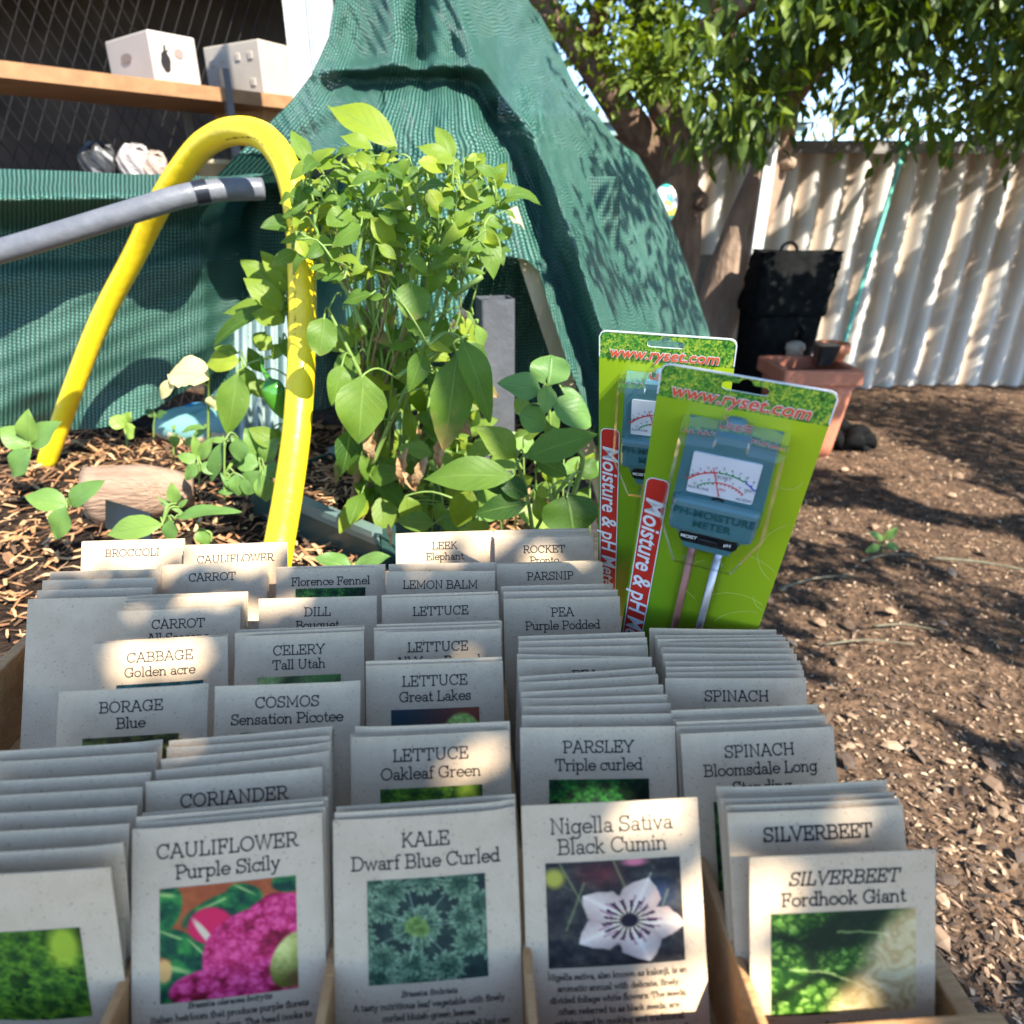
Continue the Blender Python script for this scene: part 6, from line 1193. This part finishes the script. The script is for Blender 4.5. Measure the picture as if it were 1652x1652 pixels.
# lower, shaded leaves and withered ones
for i in range(125):
    x, y = random.uniform(570, 770), random.uniform(500, 880); Yq = random.uniform(1.08, 1.24); b = P(x, y, Yq); L = random.uniform(.04, .085); dr = Vector((random.uniform(-1, 1), random.uniform(-.5, .4), random.uniform(-1, .15))).normalized()
    leaf(lf, b, b + dr * L, L * random.uniform(.5, .65), n=Vector((random.uniform(-.4, .6), -.6, random.uniform(.2, 1))), sag=.12, fold=.2, curl=.1, tint=random.choice((-.5, 0, .3, .5, .7, .9, 1.2, 1.35)), nl=6, notch=random.choice((0, .05, .1))); A = nearest(skel, b)
    if (A - b).length < .2: st.tube([A, lerp(A, b, .5) + Vector((0, 0, .01)), b], [.0018, .0014, .001], 5, 3)
dry = MB()
for b, tp_, w_, Y in (((738, 700), (757, 700), 44, 1.0), ((690, 735), (660, 790), 20, 1.02), ((660, 720), (640, 790), 18, 1.05), ((626, 845), (630, 882), 11, 1.0), ((605, 690), (592, 745), 22, 1.0), ((720, 700), (700, 760), 18, 1.02), ((742, 495), (752, 525), 10, 1.0), ((650, 760), (672, 800), 16, 1.03)): leaf(dry, P(b[0], b[1], Y), P(tp_[0], tp_[1], Y - .01), w_ * 1.05 / FPX, sag=.3, fold=.9, curl=.3, nl=8, notch=.2, wave=.2, twist=1.2); dry.build('withered_leaf', dry_m, ch, True); dry = MB()
dry.tube([P(742, 470, 1.0), P(745, 485, 1.0), P(742, 500, 1.0)], [.0008] * 3, 5)
lf.build('foliage', chilli_leaf, ch, True); st.build('green_stem', stem_m, ch, True); wd.build('woody_stem', old_stem, ch, True); dry.build('dry_stalk', dry_m, ch, True)
mb = MB(); mb.tube([P(735, 475, 1.0), P(778, 446, .99)], [.0035, .0035], 8); mb.build('cut_stub', stem_m, ch, True)

def plant(name, base, label, cat, blades, stems, tint0=0.0, m=chilli_leaf, sm=stem_m, group=None):
    root = empty(name, base, label, cat, group); l_ = MB(); s_ = MB(); sk = []
    for pts, r in stems: s_.tube([P(*q) for q in pts], r, 7, 5); sk += catmull([P(*q) for q in pts], 5)
    for bl in blades:
        b, tp_, w_, Y, dY, ti = bl[:6]; kw = bl[6] if len(bl) > 6 else {}; pl(l_, s_, b, tp_, w_, Y, dY, ti + tint0, nearest(sk, P(b[0], b[1], Y)) if sk else None, **{**dict(sag=.12, n=FR), **kw})
    l_.build('foliage', m, root, True)
    if s_.v: s_.build('stem', sm, root, True)
    return root
smooth_leaf = leaf_mat('smooth_young_leaf', (.125, .24, .055), (.24, .34, .05), (.012, .05, .016), rough=.45, trans=.30, vein=(.18, .31, .09))
plant('capsicum_plant', P(470, 740, 1.22), 'capsicum plant with one green fruit left of the yellow hoop', 'capsicum plant',
 [((457, 476), (388, 421), 52, 1.24, 0, .3, dict(notch=.03)), ((462, 470), (432, 430), 24, 1.18, 0, .4), ((458, 520), (405, 505), 40, 1.17, 0, .5), ((455, 500), (392, 448), 44, 1.17, 0, .5), ((460, 455), (420, 405), 34, 1.2, 0, .6), ((440, 560), (408, 545), 30, 1.16, 0, .6), ((430, 640), (400, 610), 30, 1.2, 0, .4), ((450, 720), (400, 690), 34, 1.14, 0, .3), ((465, 492), (398, 465), 40, 1.23, 0, .35), ((468, 496), (358, 506), 34, 1.22, 0, .25), ((468, 500), (420, 520), 40, 1.24, 0, .3), ((437, 494), (337, 556), 27, 1.20, -.02, -.55, dict(fold=.9, curl=.1)),
 ((386, 582), (332, 588), 44, 1.21, 0, .95), ((384, 570), (345, 562), 20, 1.22, 0, .3), ((384, 602), (368, 702), 52, 1.17, -.02, .05, dict(n=Vector((.3, -.9, .35)))), ((392, 590), (402, 640), 36, 1.21, 0, .1), ((412, 560), (430, 535), 26, 1.2, 0, .2), ((455, 555), (440, 580), 22, 1.2, 0, .2), ((462, 545), (466, 580), 24, 1.2, 0, 0), ((420, 600), (400, 560), 26, 1.25, 0, -.2), ((440, 690), (420, 735), 26, 1.2, 0, -.1), ((450, 690), (440, 720), 20, 1.2, 0, .2)],
 [([(475, 760, 1.24), (472, 650, 1.24), (470, 560, 1.24), (464, 480, 1.24), (470, 430, 1.25)], [.005, .004, .003]), ([(470, 560, 1.24), (440, 575, 1.21), (405, 585, 1.2), (384, 600, 1.19)], [.003, .0025, .002]), ([(470, 545, 1.24), (445, 560, 1.22), (418, 565, 1.21)], [.0025, .002])])
mb = MB(); ft, fb = P(436, 612, 1.16), P(456, 676, 1.15); prof = ((0, .3), (.06, .75), (.2, 1.0), (.4, .98), (.6, .8), (.8, .5), (.93, .22), (1, .04)); ax = (fb - ft); sxv = Vector((1, 0, .3)).cross(ax).normalized(); syv = ax.normalized().cross(sxv)
mb.grid(lambda u, v: ft + ax * v + (sxv * math.cos(u * 6.2832) + syv * math.sin(u * 6.2832)) * .0195 * interp(v, prof) * (1 + .07 * math.cos(u * 6.2832 * 3)), 24, 18)
mb.tube([P(422, 575, 1.19), P(424, 596, 1.17), ft + ax * .05], [.0028, .003, .006], 8, 4)
tag(mb.build('capsicum_fruit', plain('glossy_green_fruit', (.05, .20, .015), .14, spec=.7), bpy.data.objects['capsicum_plant'], True))
plant('yellowing_plant', P(340, 700, 1.3), 'seedling with one big pale yellow leaf behind the capsicum', 'seedling', [((338, 608), (272, 604), 62, 1.22, 0, 1.0, dict(shape='round', notch=.06, n=Vector((.2, -.6, .8)))), ((285, 612), (260, 645), 22, 1.21, 0, 1.0, dict(fold=.6)), ((345, 660), (352, 640), 30, 1.24, 0, .4, dict(shape='round'))], [([(336, 720, 1.26), (336, 660, 1.25), (338, 606, 1.22)], [.003, .002])], m=leaf_mat('pale_yellow_leaf', (.55, .52, .22), (.62, .54, .24), (.4, .42, .15), trans=.3))
plant('bean_plant', P(880, 830, 1.0), 'young plant with rounded smooth pale green leaves in front of the pine stake', 'young plant',
 [((874, 632), (803, 618), 50, .93, 0, .0, dict(shape='ovate')), ((885, 622), (890, 573), 66, .95, .02, -.05, dict(shape='round', n=Vector((0, -.7, .75)))), ((884, 622), (877, 670), 34, .92, -.02, .35), ((890, 648), (953, 688), 52, .91, 0, .0, dict(shape='round')), ((905, 625), (945, 660), 22, .95, 0, -.15), ((838, 668), (880, 690), 48, .92, 0, .2, dict(shape='round')), ((850, 640), (832, 668), 28, .94, 0, .6), ((880, 700), (900, 660), 30, .96, 0, .3)], [([(895, 850, .98), (893, 760, .97), (888, 690, .96), (883, 622, .95)], [.004, .003, .0022])], m=smooth_leaf)
plant('young_chilli', P(860, 880, .95), 'low young chilli with broad leaves between the chilli and the meters', 'chilli plant',
 [((834, 738), (765, 688), 52, .90, 0, .3), ((828, 768), (683, 773), 62, .86, 0, -.05, dict(n=Vector((.05, -.75, .75)))), ((848, 738), (965, 700), 54, .88, 0, -.1, dict(notch=.06, n=Vector((0, -.85, .6)))), ((865, 742), (915, 768), 40, .9, 0, -.3), ((935, 750), (966, 768), 40, .92, 0, -.5), ((915, 798), (925, 862), 92, .80, -.02, -.6, dict(shape='round', n=Vector((-.05, -.7, .8)), fold=-.25)), ((850, 800), (800, 772), 40, .88, 0, -1.0), ((850, 812), (765, 830), 44, .87, 0, -.9), ((845, 790), (770, 775), 46, .92, 0, -1.0), ((868, 800), (870, 840), 30, .88, 0, .3), ((885, 790), (865, 800), 22, .87, 0, .8), ((760, 790), (735, 850), 50, .93, 0, .5), ((655, 800), (668, 855), 40, .95, 0, .3, dict(notch=.04)), ((700, 845), (640, 840), 36, .93, 0, .0), ((790, 850), (740, 862), 30, .9, 0, .5), ((930, 770), (960, 730), 30, .97, 0, .7), ((885, 780), (905, 745), 40, .98, 0, .6), ((820, 790), (860, 770), 34, .98, 0, .8)],
 [([(862, 905, .93), (858, 850, .92), (848, 790, .91), (832, 740, .9)], [.004, .003, .002]), ([(905, 880, .9), (925, 800, .9), (940, 740, .89), (922, 722, .88)], [.004, .004, .003]), ([(862, 860, .93), (895, 800, .92), (930, 760, .92)], [.003, .0025]), ([(740, 880, .95), (748, 820, .95), (752, 790, .95)], [.0028, .002])])
# many soft leaves low in the bed behind
for nm, n, box_, Yr, tn, lab in (('lettuce_seedling', 46, (690, 960, 700, 860), (1.05, 1.3), .6, 'patch-forming bright green seedling low behind the young chilli'), ('herb_seedling', 40, (640, 780, 560, 860), (1.25, 1.5), .7, 'pale leafy herb growing behind the chilli stems')):
    l_ = MB(); r_o = empty(nm, P((box_[0] + box_[1]) / 2, box_[3], Yr[0]), lab, 'seedling'); s_ = MB()
    for i in range(n):
        b = P(random.uniform(box_[0], box_[1]), random.uniform(box_[2], box_[3]), random.uniform(*Yr)); L = random.uniform(.04, .08); dr = Vector((random.uniform(-1, 1), random.uniform(-.7, .3), random.uniform(-.4, .7))).normalized(); leaf(l_, b, b + dr * L, L * .6, n=Vector((random.uniform(-.4, .4), -.6, .8)), tint=tn + random.uniform(-.5, .3), nl=6)
        s_.tube([Vector((b.x + random.uniform(-.03, .03), b.y + .02, ZS)), b], [.0018, .0012], 5)
    l_.build('foliage', smooth_leaf, r_o, True); s_.build('stem', stem_m, r_o, True)
# seedlings around the mulch on the left
def seedling(x, y, Y, label, blades, m=smooth_leaf): plant('seedling', P(x, y, Y), label, 'seedling', blades, [([(x, y + 6, Y), (x, (y + blades[0][0][1]) / 2, Y), (blades[0][0][0], blades[0][0][1], Y)], [.0022, .0016])], m=m, group='seedlings in the mulch')
seedling(280, 880, .98, 'seedling with the longest pale leaf, directly behind the BROCCOLI packets', [((262, 846), (172, 862), 42, .96, 0, .45, dict(notch=.02)), ((283, 836), (390, 826), 30, .98, 0, -.05, dict(n=UPN)), ((276, 838), (274, 876), 24, .96, 0, -.15), ((284, 812), (276, 778), 22, 1.0, 0, .3), ((288, 818), (304, 806), 10, 1.0, 0, .2), ((278, 814), (258, 812), 10, 1.0, 0, .2), ((300, 832), (250, 800), 8, 1.0, 0, .2)])
seedling(340, 868, 1.0, 'small seedling with a drooping rounded leaf behind the CAULIFLOWER packet', [((322, 852), (336, 880), 28, 1.0, 0, .2)])
seedling(362, 800, 1.08, 'leafy rosette seedling left of the trough corner post', [((362, 712), (340, 778), 26, 1.1, 0, -.25), ((384, 706), (388, 745), 30, 1.1, 0, -.25), ((372, 712), (335, 710), 12, 1.12, 0, .2), ((380, 765), (385, 800), 26, 1.08, 0, .0), ((378, 790), (355, 762), 14, 1.08, 0, .0), ((380, 792), (352, 795), 14, 1.08, 0, -.1), ((372, 770), (358, 772), 10, 1.08, 0, .2), ((392, 770), (400, 800), 16, 1.08, 0, -.2), ((400, 740), (425, 790), 44, 1.15, 0, -.15), ((410, 730), (432, 700), 20, 1.18, 0, .1), ((395, 735), (372, 700), 18, 1.16, 0, 0)])
seedling(425, 790, 1.13, 'bushy seedling hugging the left side of the yellow hoop', [((420, 740), (395, 690), 34, 1.14, 0, .2), ((424, 745), (450, 705), 32, 1.13, 0, .3), ((418, 750), (375, 745), 34, 1.12, 0, .0), ((426, 752), (455, 770), 30, 1.11, 0, .1), ((420, 760), (390, 800), 36, 1.10, 0, -.1), ((424, 765), (430, 810), 34, 1.10, 0, .2), ((422, 742), (420, 690), 26, 1.16, 0, .5)])
seedling(322, 775, 1.12, 'low seedling with narrow leaves in front of the sack', [((320, 745), (285, 735), 20, 1.12, 0, .3), ((322, 742), (345, 705), 22, 1.12, 0, .3), ((320, 748), (300, 775), 22, 1.1, 0, .1), ((324, 748), (352, 765), 22, 1.1, 0, .0), ((322, 740), (312, 700), 18, 1.14, 0, .5)])
seedling(280, 735, 1.45, 'two leafed seedling with lime cotyledons on the mulch', [((281, 700), (283, 722), 18, 1.4, 0, .7), ((300, 718), (315, 705), 14, 1.38, 0, .7), ((284, 690), (276, 690), 8, 1.4, 0, .5)])
seedling(338, 700, 1.45, 'tall seedling with one broad horizontal leaf above the mulch', [((330, 690), (292, 698), 20, 1.4, 0, .1, dict(n=UPN)), ((332, 694), (310, 706), 12, 1.38, 0, .2)])
seedling(248, 700, 1.7, 'dark seedling in the shade under the cloth edge', [((250, 672), (235, 660), 14, 1.7, 0, -.6), ((252, 672), (270, 665), 14, 1.7, 0, -.6)])
seedling(205, 715, 1.35, 'bright lime seedling at the left edge of the mulch', [((203, 700), (218, 690), 30, 1.33, 0, .9, dict(shape='round')), ((200, 690), (180, 672), 26, 1.33, 0, .8, dict(shape='round')), ((205, 680), (210, 664), 18, 1.34, 0, .9)])
seedling(100, 850, 1.05, 'broad leafed seedling beside the far left packets', [((110, 815), (40, 800), 40, 1.05, 0, .2), ((112, 815), (170, 775), 36, 1.05, 0, .0), ((108, 818), (92, 870), 38, 1.03, 0, .1)])
seedling(40, 760, 1.3, 'cluster of leaves at the far left end of the bed', [((50, 720), (0, 690), 44, 1.3, 0, .2), ((52, 720), (100, 680), 40, 1.3, 0, .1), ((50, 715), (45, 660), 36, 1.3, 0, .4), ((50, 725), (20, 770), 40, 1.27, 0, 0)])
seedling(570, 925, .93, 'pair of pale rounded leaves directly behind Florence Fennel', [((566, 918), (508, 900), 40, .86, 0, .0, dict(n=UPN)), ((570, 918), (632, 898), 36, .86, 0, .05, dict(n=UPN))])
seedling(1425, 885, 2.35, 'small green weed in the bark litter at the right', [((1420, 880), (1395, 890), 14, 2.3, 0, .1), ((1424, 872), (1400, 858), 14, 2.3, 0, .1), ((1426, 870), (1448, 850), 16, 2.3, 0, .2), ((1428, 878), (1450, 885), 14, 2.3, 0, .1)])

# ---------------------------------------------------------------- tree whose boughs hang over the box, above and behind the camera
random.seed(77)
ov = empty('overhanging_tree', (2.6, -2.2, 0), 'leafy tree whose bough shades the seed box from the right', 'tree')
tk = MB(); tk.tube([(2.7, -2.2, -.1), (2.65, -2.1, 1.2), (2.3, -1.7, 2.4), (1.7, -1.0, 3.0), (1.15, -.45, 2.95), (.8, -.1, 2.8)], [.16, .14, .10, .06, .04, .02], 10, 5); tk.tube([(2.3, -1.7, 2.4), (2.2, -1.0, 3.0), (1.6, -.4, 2.9)], [.07, .04, .02], 8, 4); tk.build('trunk', bark, ov, True)
cr = MB()
def sunny(px, py, r, z=1.095, Y=None): return (P(px, py, Y) if Y else PZ(px, py, z)), r
spots = [sunny(305, 968, .011), sunny(362, 964, .011), sunny(222, 992, .008), sunny(288, 1050, .017), sunny(205, 1045, .012), sunny(436, 974, .011), sunny(478, 962, .009), sunny(782, 1222, .0145), sunny(768, 1050, .009), sunny(650, 878, .014), sunny(690, 872, .010), sunny(772, 876, .016), sunny(815, 862, .012), sunny(880, 885, .012), sunny(905, 900, .014), sunny(930, 912, .012),
 sunny(1050, 1318, .016), sunny(1075, 1305, .013), sunny(1262, 1475, .012), sunny(1285, 1440, .013), sunny(1235, 1590, .014, 1.05), sunny(1215, 1640, .016, 1.045), sunny(1330, 1637, .016, 1.045), sunny(1420, 1630, .016, 1.045), sunny(1385, 1330, .008), sunny(1085, 1590, .007, 1.03), sunny(285, 920, .006), sunny(405, 916, .007), sunny(345, 892, .010), sunny(240, 890, .02), sunny(200, 890, .02),
 sunny(1000, 590, .03, Y=.49), sunny(1035, 570, .03, Y=.49), sunny(1120, 560, .03, Y=.49), sunny(1300, 800, .016, Y=.41), sunny(1270, 880, .014, Y=.42), sunny(1225, 960, .012, Y=.44), sunny(985, 640, .02, Y=.5), sunny(90, 905, .02), sunny(300, 1205, .006)]
def seg_d(c, p): v = c - p; return (v - SUN * v.dot(SUN)).length
n_l = 0; tries = 0
while n_l < 5200 and tries < 90000:
    tries += 1
    if random.random() < .78: q = B(random.uniform(-.40, .26), random.uniform(.06, .56), random.uniform(1.02, 1.11))
    else: q = P(random.uniform(1040, 1330), random.uniform(600, 1000), random.uniform(.38, .45))
    # the back edge of the shade is ragged
    u_, v_ = uv_of(q)
    if q.z < 1.12 and v_ > .515 + .03 * math.sin(u_ * 40) + (.02 if u_ < -.1 else .01): continue
    c = q + SUN * random.uniform(1.75, 2.35)
    L = random.uniform(.028, .062); W = L * random.uniform(.48, .6)
    dr = Vector((random.uniform(-1, 1), random.uniform(-1, 1), random.uniform(-.5, .3))).normalized()
    if any(min(seg_d(c - dr * L * .45, p), seg_d(c, p), seg_d(c + dr * L * .4, p)) < r * .62 + W * .3 for p, r in spots): continue
    tleaf(cr, c - dr * L * .5, L, W, dr, Vector((SUN.x + random.uniform(-.4, .4), SUN.y + random.uniform(-.4, .4), SUN.z)).normalized(), random.uniform(-.6, .4)); n_l += 1
cr.build('crown', tree_leaf, ov)
